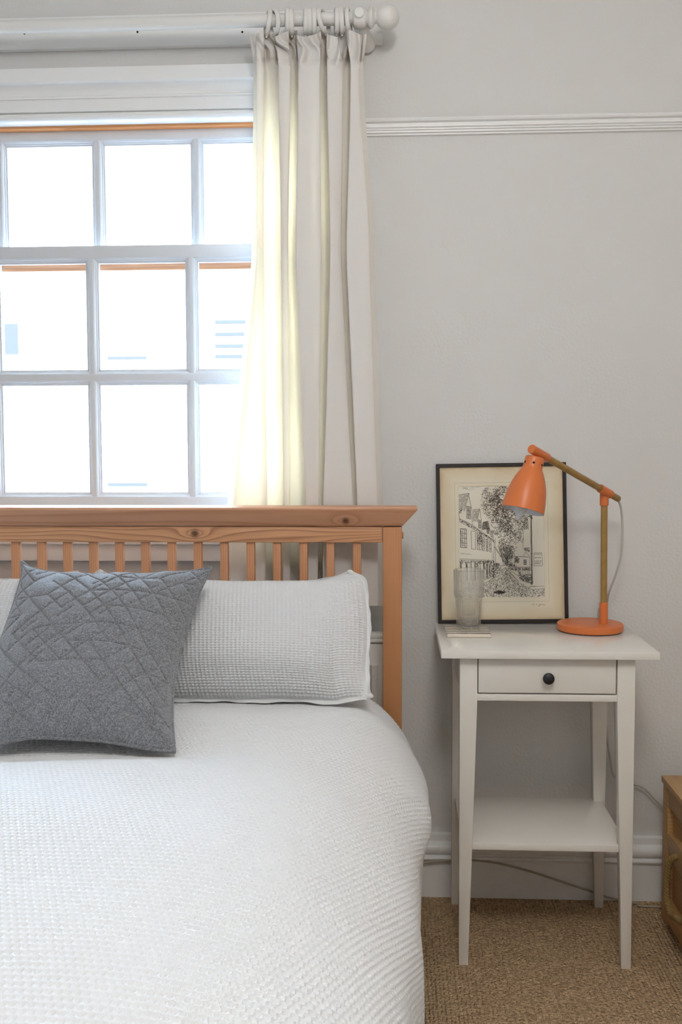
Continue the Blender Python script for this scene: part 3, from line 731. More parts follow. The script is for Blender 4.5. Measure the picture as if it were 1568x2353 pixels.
pl = pillow('white waffle pillow at the far window side, mostly hidden by the grey cushion', flipx(T)[::-1], flipx(Bm)[::-1], flipx(Rt), flipx(Lf))
# twisted corner tips standing up from the pillows
def tip(parent, base, d, r0=0.0075):
    b = Vector(base); d = Vector(d)
    path = [b - d * 0.4, b, b + d * 0.45 + Vector((0.002, -0.002, 0)), b + d * 0.8, b + d]
    bm = bmesh.new(); add_tube(bm, [tuple(q) for q in spline(np.array([list(q) for q in path]), 14)], [r0 * s_ for s_ in np.linspace(1.05, 0.8, 12)] + [r0 * 0.62, r0 * 0.25], 12)
    fin('corner_tip', bm, 'waffle', parent, smooth=3)
tip(pr, at(806, 1322, YT), (-0.003, -0.004, 0.012)); tip(pr, at(232, 1326, YT), (0.0, -0.003, 0.017)); tip(pr, at(848, 1600, YB), (0.008, -0.002, 0.004), 0.006)

# grey quilted cushion
def cy(py): return -0.43 + (-0.80 + 0.43) * (py - 1300) / (1728 - 1300)
Tc = [(50, 1290), (72, 1305), (140, 1318), (250, 1321), (350, 1319), (430, 1314), (468, 1308), (487, 1304)]
Rc = [(487, 1304), (466, 1345), (444, 1400), (424, 1460), (407, 1530), (398, 1590), (396, 1650), (402, 1728)]
Bc = [(-58, 1712), (-10, 1710), (75, 1696), (150, 1698), (230, 1703), (290, 1712), (345, 1722), (402, 1728)]
Lc = [(50, 1290), (50, 1322), (37, 1372), (14, 1440), (-12, 1510), (-32, 1580), (-44, 1650), (-58, 1712)]
sy = lambda L_: [(a, b, cy(b)) for a, b in L_]
nq = 300
T, Bm, Lf, Rt = seam(sy(Tc), nq), seam(sy(Bc), nq), seam(sy(Lc), nq), seam(sy(Rc), nq)
C0 = coons(T, Bm, Lf, Rt); nrm = grid_normals(C0); nrm *= -np.sign(nrm[..., 1:2].mean())
u = np.linspace(-1, 1, nq)[None]; v = np.linspace(-1, 1, nq)[:, None]
pf = ((1 - np.abs(u) ** 2.8) ** 0.62) * ((1 - np.abs(v) ** 2.8) ** 0.62)
# stitched lines: broken rows of triangles
A_ = 9.0; seglist = []
r2_ = random.Random(21)
for i in range(-1, 10):
    for j in range(-1, 10):
        ox, oy = i / A_, j / A_; c_ = 1 / A_
        if r2_.random() < 0.74: seglist.append((ox, oy, ox + c_, oy + c_))
        if r2_.random() < 0.70: seglist.append((ox + c_, oy, ox, oy + c_))
        if r2_.random() < 0.30: seglist.append((ox, oy, ox + 2 * c_, oy))
        if r2_.random() < 0.08: seglist.append((ox, oy + c_ / 2, ox + c_ / 2, oy))
        if r2_.random() < 0.08: seglist.append((ox + c_ / 2, oy + c_, ox + c_, oy + c_ / 2))
UU = (u * 0.5 + 0.5) * np.ones_like(v) + 0.02 * np.sin(v * 3); VV = (v * 0.5 + 0.5) * np.ones_like(u) + 0.02 * np.sin(u * 3 + 1)
D = np.full((nq, nq), 1.0)
for (ax_, ay_, bx_, by_) in seglist:
    dx, dy = bx_ - ax_, by_ - ay_; tt = np.clip(((UU - ax_) * dx + (VV - ay_) * dy) / (dx * dx + dy * dy), 0, 1)
    D = np.minimum(D, np.hypot(UU - ax_ - tt * dx, VV - ay_ - tt * dy))
D *= 0.40
quilt = -0.0030 * np.exp(-(D / 0.0017) ** 2) + 0.0018 * (1 - np.exp(-(D / 0.011) ** 2))
fold = 0.006 * np.exp(-((v - 0.86) / 0.16) ** 2) * np.sin(u * 17 + 0.8) * (1 - u ** 6) + 0.004 * np.exp(-((v + 0.9) / 0.14) ** 2) * np.sin(u * 13)
# a pinched crease at the lower corner
fold = fold - 0.016 * np.exp(-((u - 0.80 + 0.25 * (v - 0.8)) / 0.05) ** 2 - ((v - 0.82) / 0.14) ** 2) + 0.010 * np.exp(-((u - 0.90) / 0.07) ** 2 - ((v - 0.86) / 0.10) ** 2)
ed_ = np.clip((1 - np.abs(u)) / 0.05, 0, 1) * np.clip((1 - np.abs(v)) / 0.05, 0, 1)
front = C0 + nrm * (0.062 * pf + (quilt + fold) * ed_)[..., None]
back = C0 - nrm * (0.050 * pf)[..., None]
cu = thing('cushion', 'grey quilted felt cushion leaning on the white pillows', 'cushion', (float(C0[..., 0].mean()), float(C0[..., 1].mean()), float(C0[..., 2].min())))
link('cover', join_grids('cover', [(front, False), (back, True)]), 'felt', cu)
lp = ring_of(T, Bm, Lf, Rt, 3)
bm = bmesh.new(); add_tube(bm, [tuple(q) for q in lp] + [tuple(lp[0])], 0.0030, 8); fin('piping', bm, 'felt', cu, smooth=3)

# ------------------------------------------------------------------ nightstand
NX, NY, NW, ND, NH = 0.097, -0.371, 0.46, 0.35, 0.70
ns = thing('nightstand', 'white wooden nightstand with one drawer and a low shelf', 'nightstand', (NX + NW / 2, NY + ND / 2, 0))
box('tabletop', 'table', ns, NX, NX + NW, NY, NY + ND, NH - 0.016, NH, bev=0.0012)
yf, yb = NY + 0.021, NY + 0.338            # leg faces
lx0, lx1 = NX + 0.0415, NX + NW - 0.046    # outer faces of the left and right legs
lw = 0.0375
def leg(outer, sgn, front):
    bm = bmesh.new(); zt_, zm = NH - 0.016, 0.585
    ya, yb_ = (yf, yf + lw) if front else (yb, yb - lw)
    fy = 1 if front else -1
    def ring(z, wd): return [(outer, ya, z), (outer + sgn * wd, ya, z), (outer + sgn * wd, ya + fy * wd, z), (outer, ya + fy * wd, z)]
    rs = [[bm.verts.new(q) for q in ring(z, wd)] for z, wd in ((0, 0.0205), (zm, lw), (zt_, lw))]
    for A, B in zip(rs, rs[1:]):
        for q in range(4): bm.faces.new((A[q], A[(q + 1) % 4], B[(q + 1) % 4], B[q]))
    bm.faces.new(rs[0]); bm.faces.new(rs[-1])
    bmesh.ops.recalc_face_normals(bm, faces=bm.faces)
    bmesh.ops.bevel(bm, geom=list(bm.edges), offset=0.0012, segments=2, profile=0.5, affect='EDGES')
    fin('leg', bm, 'table', ns)
for o_, s_ in ((lx0, 1), (lx1, -1)):
    leg(o_, s_, True); leg(o_, s_, False)
dz0, dz1 = 0.6055, NH - 0.0175
ix0, ix1 = lx0 + lw, lx1 - lw
dr = box('drawer', 'table', ns, ix0 + 0.002, ix1 - 0.003, yf + 0.002, yf + 0.26, dz0, dz1 - 0.001, bev=0.001)
kn_ = at(1259, 1556, yf)
bm = bmesh.new(); add_lathe(bm, [(0, 0), (0.006, 0), (0.0055, 0.008), (0.0105, 0.013), (0.0125, 0.017), (0.0118, 0.0215), (0.008, 0.0245), (0, 0.0255)], (kn_.x, yf + 0.002, kn_.z), (0, -1, 0), 32); fin('knob', bm, 'black', dr)
box('drawer_rail', 'table', ns, ix0 - 0.001, ix1 + 0.001, yf + 0.003, yf + 0.025, 0.588, 0.6025, bev=0.001)
box('side_apron', 'table', ns, lx0 + 0.006, lx0 + 0.022, yf + lw - 0.002, yb - lw + 0.002, 0.588, NH - 0.016, bev=0.001)
box('side_apron', 'table', ns, lx1 - 0.022, lx1 - 0.006, yf + lw - 0.002, yb - lw + 0.002, 0.588, NH - 0.016, bev=0.001)
box('back_apron', 'table', ns, ix0 - 0.001, ix1 + 0.001, yb - 0.022, yb - 0.006, 0.588, NH - 0.016, bev=0.001)
box('drawer_backing', 'table', ns, ix0 + 0.001, ix1 - 0.001, yf + 0.004, yb - 0.022, 0.597, 0.602, bev=0)
box('shelf', 'table', ns, lx0 + 0.008, lx1 - 0.008, yf + 0.011, yb - 0.005, 0.2555, 0.2705, bev=0.001)

# ------------------------------------------------------------------ framed street drawing, leaning on the wall
FW, FH = 0.318, 0.393
pic = thing('framed_drawing', 'black framed ink drawing of an old cobbled street leaning on the wall', 'picture', (0.105, -0.035, NH))
pic.rotation_euler = (-0.085, -0.013, 0.012)
fwid, fth = 0.0088, 0.014
bm = bmesh.new()
rings = []
for o_, y_ in ((0, 0.001), (0.001, 0.0), (fwid - 0.001, 0.0), (fwid, 0.0015), (fwid, fth), (0, fth)):
    rings.append([bm.verts.new((x, y_, z)) for x, z in ((o_, o_), (FW - o_, o_), (FW - o_, FH - o_), (o_, FH - o_))])
for i in range(len(rings)):
    A, B = rings[i], rings[(i + 1) % len(rings)]
    for q in range(4): bm.faces.new((A[q], A[(q + 1) % 4], B[(q + 1) % 4], B[q]))
fin('frame', bm, 'frame_black', pic, local=True, smooth=0)
ax0, ax1, az0, az1 = 0.0535, 0.2625, 0.0620, 0.3375
bm = bmesh.new()
rings = []
for (a0, a1, c0, c1), y_ in (((fwid - .002, FW - fwid + .002, fwid - .002, FH - fwid + .002), 0.0072), ((fwid - .002, FW - fwid + .002, fwid - .002, FH - fwid + .002), 0.0055), ((ax0, ax1, az0, az1), 0.0055), ((ax0 + .0012, ax1 - .0012, az0 + .0012, az1 - .0012), 0.0072)):
    rings.append([bm.verts.new((x, y_, z)) for x, z in ((a0, c0), (a1, c0), (a1, c1), (a0, c1))])
for i in range(len(rings)):
    A, B = rings[i], rings[(i + 1) % len(rings)]
    for q in range(4): bm.faces.new((A[q], A[(q + 1) % 4], B[(q + 1) % 4], B[q]))
fin('mount', bm, 'mount', pic, local=True, smooth=0)
bm = bmesh.new(); add_box(bm, ax0 - 0.01, ax1 + 0.01, 0.0073, 0.0085, az0 - 0.01, az1 + 0.01, 0); fin('paper', bm, 'paper', pic, local=True, smooth=0)
bm = bmesh.new(); add_box(bm, 0.004, FW - 0.004, 0.0105, 0.0135, 0.004, FH - 0.004, 0); fin('backing_board', bm, 'mount', pic, local=True, smooth=0)
bm = bmesh.new(); add_box(bm, fwid - .002, FW - fwid + .002, 0.0025, 0.0042, fwid - .002, FH - fwid + .002, 0); fin('glass_pane', bm, 'picture_glass', pic, local=True, smooth=0)

# pen strokes, in a 1190 x 1565 drawing sheet (x right, y down)
DR = random.Random(3)
sx_, sz_ = (ax1 - ax0) / 1190.0, (az1 - az0) / 1565.0
def dpt(x, y): return (ax0 + (x - 145) * sx_, az1 - (y - 150) * sz_)
INK, SOFT = [], []
def st(pts, wd=5, bag=None):
    (INK if bag is None else bag).append((pts, wd))
def jl(x0, y0, x1, y1, wd=5, j=3, bag=None):
    n_ = max(2, int(math.hypot(x1 - x0, y1 - y0) / 60) + 1)
    st([(x0 + (x1 - x0) * i / n_ + DR.uniform(-j, j), y0 + (y1 - y0) * i / n_ + DR.uniform(-j, j)) for i in range(n_ + 1)], wd, bag)
def inside(x, y, poly):
    c_ = False; n_ = len(poly)
    for i in range(n_):
        (xa, ya), (xb, yb_) = poly[i], poly[i - 1]
        if (ya > y) != (yb_ > y) and x < (xb - xa) * (y - ya) / (yb_ - ya) + xa: c_ = not c_
    return c_
def scatter(poly, n_, ln, wd, ang=None, spread=6.3, dens=None):
    xs_, ys_ = [p_[0] for p_ in poly], [p_[1] for p_ in poly]; k_ = 0; tries = 0
    while k_ < n_ and tries < n_ * 12:
        tries += 1
        x, y = DR.uniform(min(xs_), max(xs_)), DR.uniform(min(ys_), max(ys_))
        if not inside(x, y, poly) or (dens and DR.random() > dens(x, y)): continue
        a = (ang if ang is not None else 0) + DR.uniform(-spread, spread) * 0.5; l_ = ln * DR.uniform(0.5, 1.3)
        b = a + DR.uniform(-0.9, 0.9)
        st([(x, y), (x + l_ * math.cos(a), y + l_ * math.sin(a)), (x + l_ * (math.cos(a) + math.cos(b)), y + l_ * (math.sin(a) + math.sin(b)))], wd * DR.uniform(0.7, 1.3)); k_ += 1
def hatch(poly, gap, ang, wd=4, skip=0.08):
    xs_, ys_ = [p_[0] for p_ in poly], [p_[1] for p_ in poly]; cx, cy_ = sum(xs_) / len(xs_), sum(ys_) / len(ys_)
    R_ = max(max(xs_) - min(xs_), max(ys_) - min(ys_)); ca, sa = math.cos(ang), math.sin(ang)
    d_ = -R_
    while d_ < R_:
        run = []
        for i in range(61):
            t_ = -R_ + 2 * R_ * i / 60; x, y = cx + ca * t_ - sa * d_, cy_ + sa * t_ + ca * d_
            if inside(x, y, poly) and DR.random() > skip: run.append((x + DR.uniform(-2, 2), y + DR.uniform(-2, 2)))
            else:
                if len(run) > 1: st(run, wd)
                run = []
        if len(run) > 1: st(run, wd)
        d_ += gap * DR.uniform(0.7, 1.3)
def rect(x0, y0, x1, y1, wd=5, sk=0):
    jl(x0, y0, x1, y0 + sk, wd); jl(x1, y0 + sk, x1, y1 + sk, wd); jl(x1, y1 + sk, x0, y1, wd); jl(x0, y1, x0, y0, wd)
def win(x0, y0, x1, y1, nx, ny, wd=5, sk=0, dark=0):
    rect(x0, y0, x1, y1, wd, sk)
    for i in range(1, nx): x = x0 + (x1 - x0) * i / nx; jl(x, y0, x, y1 + sk * i / nx, wd * 0.8)
    for i in range(1, ny): y = y0 + (y1 - y0) * i / ny; jl(x0, y, x1, y + sk, wd * 0.8)
    if dark: hatch([(x0, y0), (x1, y0 + sk), (x1, y1 + sk), (x0, y1)], 11 / dark, 1.1, 5)
# left-hand roofs and gables
p1 = [(152, 270), (288, 255), (232, 478), (152, 492)]; hatch(p1, 11, 1.95, 4); hatch(p1, 16, 0.05, 3); jl(152, 268, 290, 252, 7)
for d_ in (0, 12): jl(290 + d_, 250, 218 + d_, 500, 6)
jl(290, 250, 332, 470, 6); jl(332, 470, 338, 690, 5); jl(300, 300, 325, 460, 4); win(262, 430, 318, 600, 2, 3, 7, 12, 1.2)
p2 = [(345, 472), (438, 470), (410, 648), (340, 650)]; hatch(p2, 10, 1.9, 4); hatch(p2, 16, 0, 3)
jl(442, 468, 408, 655, 6); jl(442, 468, 466, 630, 6); jl(466, 630, 470, 775, 5); win(424, 620, 458, 735, 2, 3, 6, 8, 1.4)
p3 = [(482, 652), (556, 642), (574, 758), (470, 765)]; hatch(p3, 7, 1.6, 6); hatch(p3, 9, 0.2, 4); jl(560, 640, 582, 775, 6); win(540, 735, 574, 815, 2, 3, 6, 5, 1.5)
hatch([(585, 760), (632, 780), (630, 900), (585, 850)], 8, 1.2, 6)
for d_ in (0, 22, 46): jl(155, 598 + d_, 330, 690 + d_, 6, 2); jl(330, 690 + d_, 640, 915 + d_ * 0.5, 6, 2)
scatter([(155, 600), (330, 690), (640, 915), (640, 940), (330, 735), (155, 645)], 90, 12, 5, 0.6, 0.8)
jl(152, 500, 160, 600, 5); scatter([(152, 480), (200, 470), (180, 520), (152, 520)], 14, 14, 6)
# first-floor windows
win(172, 742, 256, 1008, 3, 4, 8, 8, 0.6); jl(172, 742, 172, 1010, 11)
win(320, 775, 380, 1028, 1, 1, 7, 8); win(402, 800, 466, 1040, 2, 3, 6, 8, 0.5)
for a in np.linspace(0, 6.28, 26): st([(436 + 30 * math.cos(a), 890 + 72 * math.sin(a)), (436 + 30 * math.cos(a + .4), 890 + 72 * math.sin(a + .4))], 7)
scatter([(410, 830), (460, 830), (464, 950), (408, 950)], 60, 9, 5)
win(474, 862, 506, 1052, 2, 3, 6, 5, 0.5); win(528, 890, 552, 1062, 1, 3, 7, 4, 0.9); win(574, 918, 596, 1074, 1, 3, 7, 4, 0.9)
jl(636, 905, 632, 1238, 7); jl(655, 880, 655, 1238, 6); jl(612, 1060, 610, 1190, 4)
for i in range(14): st([(172 + i * 11, 1080 + i * 1.6 + DR.uniform(-8, 4)), (178 + i * 11, 1098 + i * 1.2 + DR.uniform(-4, 8))], 4, SOFT)
for d_ in range(4): jl(152, 1156 + d_ * 9, 610, 1188 + d_ * 6, 6)
jl(610, 1190, 636, 1210, 6)
# ground floor shop fronts
for x in (160, 172, 240, 252, 300, 318, 362, 372, 410, 430, 445, 485, 500, 522, 540, 556, 575, 600, 628):
    jl(x, 1205, x + DR.uniform(-4, 4), 1500 - (x - 160) * 0.12, DR.choice((5, 7, 10)))
for pl_ in ([(160, 1215), (180, 1215), (180, 1300), (160, 1300)], [(245, 1220), (268, 1220), (262, 1460), (245, 1470)], [(372, 1225), (405, 1225), (400, 1330), (372, 1330)], [(485, 1230), (510, 1230), (510, 1320), (485, 1320)], [(522, 1235), (548, 1235), (548, 1440), (522, 1445)], [(560, 1250), (580, 1250), (585, 1420), (560, 1420)]):
    hatch(pl_, 7, 1.5, 6)
scatter([(150, 1195), (610, 1200), (630, 1230), (150, 1225)], 120, 10, 6)
scatter([(590, 1230), (690, 1230), (720, 1330), (640, 1440), (600, 1440)], 120, 14, 6)
jl(680, 1262, 600, 1430, 6); jl(635, 1240, 720, 1245, 10)
# tree
tree = [(455, 370), (480, 230), (540, 165), (700, 152), (860, 152), (960, 300), (1010, 430), (1060, 560), (1055, 760), (1040, 930), (960, 960), (930, 1080), (850, 1180), (760, 1130), (700, 1010), (720, 900), (640, 800), (590, 680), (610, 620), (520, 560), (500, 470)]
scatter(tree, 1900, 13, 5, 0, 6.3, lambda x, y: 0.45 + 0.5 * (math.sin(x * 0.021 + 1) * math.sin(y * 0.024) > -0.25))
scatter([(560, 380), (700, 200), (800, 420), (900, 700), (880, 900), (740, 760)], 520, 12, 7)
for x in (0, 10, 22): st([(795 + x, 1000), (800 + x, 1110), (812 + x * 0.5, 1200), (806 + x, 1275)], 8)
for x1, y1 in ((690, 990), (720, 1080), (880, 990), (915, 1090), (760, 960), (850, 950)): st([(810, 1180), ((810 + x1) / 2 + 10, (1180 + y1) / 2 + 30), (x1, y1)], 6)
st([(640, 1000), (690, 1080), (730, 1140), (800, 1250)], 7); st([(660, 1010), (720, 1130)], 5)
scatter([(700, 1010), (900, 990), (910, 1130), (830, 1250), (770, 1240), (720, 1130)], 260, 14, 5, 1.4, 1.4)
# right-hand building, downpipe, sign
for d_ in (0, 22): jl(770 + d_, 400, 1060 + d_, 690, 7)
hatch([(1062, 570), (1108, 560), (1112, 772), (1052, 768)], 7, 1.5, 6); hatch([(940, 560), (1060, 540), (1060, 690)], 12, 0.8, 5)
jl(1050, 780, 1040, 1010, 5); jl(1110, 590, 1122, 770, 5)
for d_ in (-7, 0, 7): jl(1160 + d_, 590, 1156 + d_, 1540, 7, 2)
for y in (1105, 1260, 1440): jl(1145, y, 1172, y, 9)
scatter([(1110, 545), (1190, 545), (1170, 620), (1150, 620)], 40, 12, 7)
rect(1186, 1096, 1304, 1278, 6)
for r_, y in enumerate((1118, 1165, 1215, 1245)):
    x = 1200
    while x < 1288:
        st([(x, y - 12), (x + 5, y + 10)], 5); st([(x, y - 10), (x + 9, y - 10)], 4); x += DR.uniform(9, 17)
# middle house and shop
hatch([(1042, 1018), (1132, 1018), (1130, 1085), (1060, 1060)], 6, 0.1, 6); jl(920, 1146, 1132, 1152, 8); jl(1040, 1140, 1080, 1085, 5); jl(1080, 1085, 1128, 1140, 5)
scatter([(920, 1150), (975, 1150), (975, 1230), (920, 1240)], 70, 12, 6); win(1046, 1190, 1084, 1258, 2, 2, 6, 0, 1.5)
jl(1130, 1150, 1130, 1290, 5); jl(965, 1290, 1140, 1296, 7)
hatch([(970, 1300), (1008, 1300), (1006, 1400), (972, 1400)], 6, 1.5, 7); hatch([(1020, 1300), (1142, 1302), (1142, 1345), (1060, 1340), (1020, 1345)], 7, 1.5, 7)
for x in (1030, 1065, 1095, 1120): jl(x, 1300, x, 1400, 6)
jl(960, 1405, 1145, 1390, 6); scatter([(960, 1410), (1150, 1400), (1152, 1530), (1000, 1480)], 200, 12, 5, 0.2, 1.6)
scatter([(820, 1230), (930, 1250), (960, 1330), (900, 1350), (830, 1290)], 90, 13, 6)
# kerbs, cobbles, wall foot
jl(500, 1508, 700, 1402, 7); jl(500, 1462, 690, 1375, 5); jl(700, 1402, 718, 1300, 6); jl(705, 1272, 795, 1262, 8)
jl(778, 1296, 862, 1366, 7); jl(862, 1366, 962, 1490, 7); jl(790, 1290, 880, 1352, 5); jl(880, 1352, 975, 1420, 5)
road = [(480, 1530), (700, 1410), (730, 1300), (780, 1300), (860, 1375), (962, 1495), (1090, 1570), (1110, 1610), (1333, 1600), (1333, 1712), (440, 1712), (430, 1580)]
scatter(road, 1500, 8, 4.5, 0, 3.5)
scatter([(600, 1640), (690, 1615), (780, 1635), (690, 1665)], 120, 16, 6, 0, 0.6)
for d_ in (0, 8): st([(1100, 1585 + d_), (1140, 1558 + d_), (1230, 1562), (1325, 1556)], 5)
st([(1100, 1590), (1180, 1608), (1325, 1590)], 5)
scatter([(150, 1500), (500, 1500), (480, 1712), (150, 1712)], 260, 9, 4.5)
scatter([(150, 160), (430, 158), (330, 200), (150, 190)], 14, 30, 2.5, 0, 0.3)
# pencil border on the mount and the pencilled signature under it
def soft_line(pts, wd): st(pts, wd, SOFT)
for a, b, c_, d_ in ((98, 105, 1390, 105), (1390, 105, 1390, 1770), (1390, 1770, 98, 1770), (98, 1770, 98, 105)): soft_line([(a, b), (c_, d_)], 2.6)
for sg in ([(1160, 1800), (1152, 1822), (1178, 1820), (1184, 1804), (1166, 1800)], [(1222, 1806), (1208, 1812), (1210, 1824), (1226, 1820)], [(1262, 1798), (1258, 1826), (1244, 1840), (1236, 1832), (1262, 1818), (1276, 1812), (1280, 1822), (1290, 1812), (1296, 1822), (1306, 1798), (1306, 1824), (1322, 1806)], [(1310, 1812), (1328, 1824), (1344, 1820)]):
    soft_line(sg, 5)
def ink_mesh(name, bag, mat, dy, sub=None):
    V, Fc = [], []
    for pts, wd in bag:
        hw = wd * 0.38 * sx_
        P3 = [dpt(x, y) for x, y in pts]
        for i, (x, z) in enumerate(P3):
            xa, za = P3[max(i - 1, 0)]; xb, zb = P3[min(i + 1, len(P3) - 1)]
            l_ = math.hypot(xb - xa, zb - za) or 1e-6; nx, nz = -(zb - za) / l_ * hw, (xb - xa) / l_ * hw
            V += [(x + nx, dy, z + nz), (x - nx, dy, z - nz)]
            if i: k_ = len(V); Fc.append((k_ - 4, k_ - 3, k_ - 1, k_ - 2))
    me = bpy.data.meshes.new(name); me.from_pydata(V, [], Fc); me.update()
    o = link(name, me, mat, pic, local=True); o['kind'] = 'stuff'; return o
def inset(pts): return all(ax0 + .001 < dpt(x, y)[0] < ax1 - .001 and az0 + .001 < dpt(x, y)[1] < az1 - .001 for x, y in pts)
INK = [q for q in INK if inset(q[0])]
o = ink_mesh('ink_drawing', INK, 'ink', 0.0071); o['label'] = 'ink drawing of gabled houses, a tree and a cobbled lane'
o = ink_mesh('pencil_border', [q for q in SOFT if not inset(q[0])], 'ink_soft', 0.0053)
o = ink_mesh('shop_lettering', [q for q in SOFT if inset(q[0])], 'ink_soft', 0.0070)

# ------------------------------------------------------------------ coaster and tumbler
cs = thing('coaster', 'black and cream striped square coaster under the glass', 'coaster', (0.1675, -0.163, NH))
bm = bmesh.new(); add_box(bm, -0.0505, 0.0505, -0.0555, 0.0555, 0.0, 0.0085, 0.0028, 3); fin('tile', bm, 'coaster', cs, local=True)
bm = bmesh.new(); add_box(bm, -0.046, 0.046, -0.051, 0.051, -0.0004, 0.0006, 0); fin('cork_base', bm, 'cable_cream', cs, local=True)
gx = thing('drinking_glass', 'clear fluted glass tumbler standing on the striped coaster', 'glass', (0.1708, -0.152, NH + 0.0086))
def flute(r, h, a):
    if h < 0.003 or h > 0.0735: return r
    t_ = min(1, (h - 0.003) / 0.012) * min(1, (0.0735 - h) / 0.008); k_ = (a * 9 / (2 * math.pi)) % 1.0
    return r * (1 - t_ * 0.075 * (1 - abs(math.sin(math.pi * k_)) ** 0.8) * 1.0)
prof = [(0, 0.0), (0.024, 0.0), (0.0265, 0.001), (0.0278, 0.004), (0.0284, 0.010), (0.0290, 0.020), (0.0298, 0.035), (0.0306, 0.050), (0.0312, 0.062), (0.0315, 0.070), (0.0320, 0.0735), (0.0342, 0.0755), (0.0347, 0.078), (0.0350, 0.083), (0.0356, 0.105), (0.0362, 0.125), (0.0366, 0.1385), (0.0363, 0.1402), (0.0355, 0.1402), (0.0350, 0.1385), (0.0345, 0.12), (0.0338, 0.10), (0.0330, 0.083), (0.0300, 0.078), (0.0282, 0.073), (0.0274, 0.06), (0.0266, 0.045), (0.0256, 0.03), (0.0243, 0.019), (0.021, 0.0135), (0.014, 0.0115), (0, 0.011)]
bm = bmesh.new(); add_lathe(bm, prof, (0, 0, 0), (0, 0, 1), 108, rad=lambda r, h, a: flute(r, h, a) if r > 0.0283 or h < 0.011 else r)
fin('tumbler_body', bm, 'glass', gx, local=True, smooth=3)

# ------------------------------------------------------------------ desk lamp
BX, BYc, BR = 0.4590, -0.113, 0.0765
lm = thing('desk_lamp', 'coral orange desk lamp with wooden pole and tilting arm', 'lamp', (BX, BYc, NH))
bm = bmesh.new(); add_lathe(bm, [(0, 0.002), (BR - 0.002, 0.002), (BR, 0.004), (BR, 0.0165), (BR - 0.002, 0.0185), (BR - 0.005, 0.0192), (0, 0.0192)], (BX, BYc, NH), (0, 0, 1), 72); fin('base', bm, 'coral', lm)
bm = bmesh.new(); add_lathe(bm, [(0, 0), (BR - 0.003, 0), (BR - 0.003, 0.0025), (0, 0.0025)], (BX, BYc, NH), (0, 0, 1), 60); fin('rubber_pad', bm, 'black', lm)
pxm, pym = 0.487, -0.128
ptop = at(1387, 1158, pym).z; pcol = at(1390, 1384, pym).z
bm = bmesh.new(); add_lathe(bm, [(0, NH + 0.018), (0.0098, NH + 0.018), (0.0098, pcol - 0.001), (0.0090, pcol), (0, pcol)], (pxm, pym, 0), (0, 0, 1), 28); fin('pole_socket', bm, 'coral', lm)
bm = bmesh.new(); add_tube(bm, [(pxm, pym, pcol - 0.01), (pxm - 0.002, pym, ptop)], 0.0076, 24); fin('pole', bm, 'dowel', lm)
aL, aR = at(1221, 1031, -0.315), at(1422.5, 1147, -0.105)
J = at(1387, 1130, pym); ad = (aR - aL).normalized()
bm = bmesh.new(); add_lathe(bm, [(0, -0.026), (0.0098, -0.026), (0.0102, -0.024), (0.0102, 0.012), (0, 0.012)], (pxm - 0.002, pym, J.z - 0.006), (0, 0, 1), 28); tee = fin('tee_joint', bm, 'coral', lm)
t_ = (J - aL).dot(ad); jc = aL + ad * t_
jc = aL + ad * ((pxm - 0.002 - aL.x) / ad.x)
bm = bmesh.new(); add_tube(bm, [tuple(jc - ad * 0.021), tuple(jc + ad * 0.021)], 0.0100, 28); fin('tee_sleeve', bm, 'coral', tee)
bm = bmesh.new(); add_tube(bm, [tuple(aL + ad * 0.03), tuple(aR - ad * 0.003), tuple(aR)], [0.0076, 0.0076, 0.0060], 24); fin('arm', bm, 'dowel', lm)
bm = bmesh.new(); add_tube(bm, [tuple(aL), tuple(aL + ad * 0.001), tuple(aL + ad * 0.058), tuple(aL + ad * 0.06)], [0.0092, 0.0100, 0.0100, 0.0088], 28); ec = fin('arm_socket', bm, 'coral', lm)
sdn = Vector((-0.235, -0.17, -0.965)).normalized()
s0 = at(1230, 1051, -0.298)
bm = bmesh.new(); add_tube(bm, [tuple(s0 - sdn * 0.012), tuple(s0 + sdn * 0.006)], 0.0052, 16); fin('swivel', bm, 'coral', ec)
so = s0
prof = [(0, 0.0), (0.0190, 0.0), (0.0205, 0.0015), (0.0208, 0.004), (0.0212, 0.022), (0.0225, 0.0265), (0.0275, 0.036), (0.0335, 0.049), (0.0385, 0.064), (0.0422, 0.080), (0.0445, 0.096), (0.0458, 0.110), (0.0462, 0.119), (0.0455, 0.1195)]
bm = bmesh.new(); add_lathe(bm, prof, tuple(so), tuple(sdn), 64); sh = fin('shade', bm, 'coral', lm, smooth=0.8, recalc=True)
inn = [(r_ - 0.0014, h_) for r_, h_ in prof[3:-1]]; inn[-1] = (0.0450, 0.1194)
bm = bmesh.new(); add_lathe(bm, [(0, 0.004)] + inn, tuple(so), tuple(sdn), 64); fin('shade_lining', bm, 'lining', sh, smooth=3)
e1 = sdn.cross(Vector((1, 0, 0))).normalized(); e2 = sdn.cross(e1)
for kq in range(6):
    a = 2 * math.pi * kq / 6 + 0.1; dv = e1 * math.cos(a) + e2 * math.sin(a); c_ = so + sdn * 0.0155 + dv * 0.0203
    bm = bmesh.new(); add_lathe(bm, [(0, 0), (0.0026, 0), (0.0026, 0.0011), (0, 0.0011)], tuple(c_), tuple(dv), 14); fin('vent_hole', bm, 'hole', sh)
bm = bmesh.new(); add_lathe(bm, [(0, 0.02), (0.012, 0.02), (0.012, 0.058), (0.0125, 0.064), (0.0165, 0.075), (0.0178, 0.086), (0.0165, 0.098), (0.0125, 0.110), (0.0075, 0.121), (0.0035, 0.128), (0, 0.131)], tuple(so - Vector((0.006, 0, 0)) + sdn * 0.010), tuple(sdn), 32); fin('bulb', bm, 'bulb', lm, smooth=1.0)
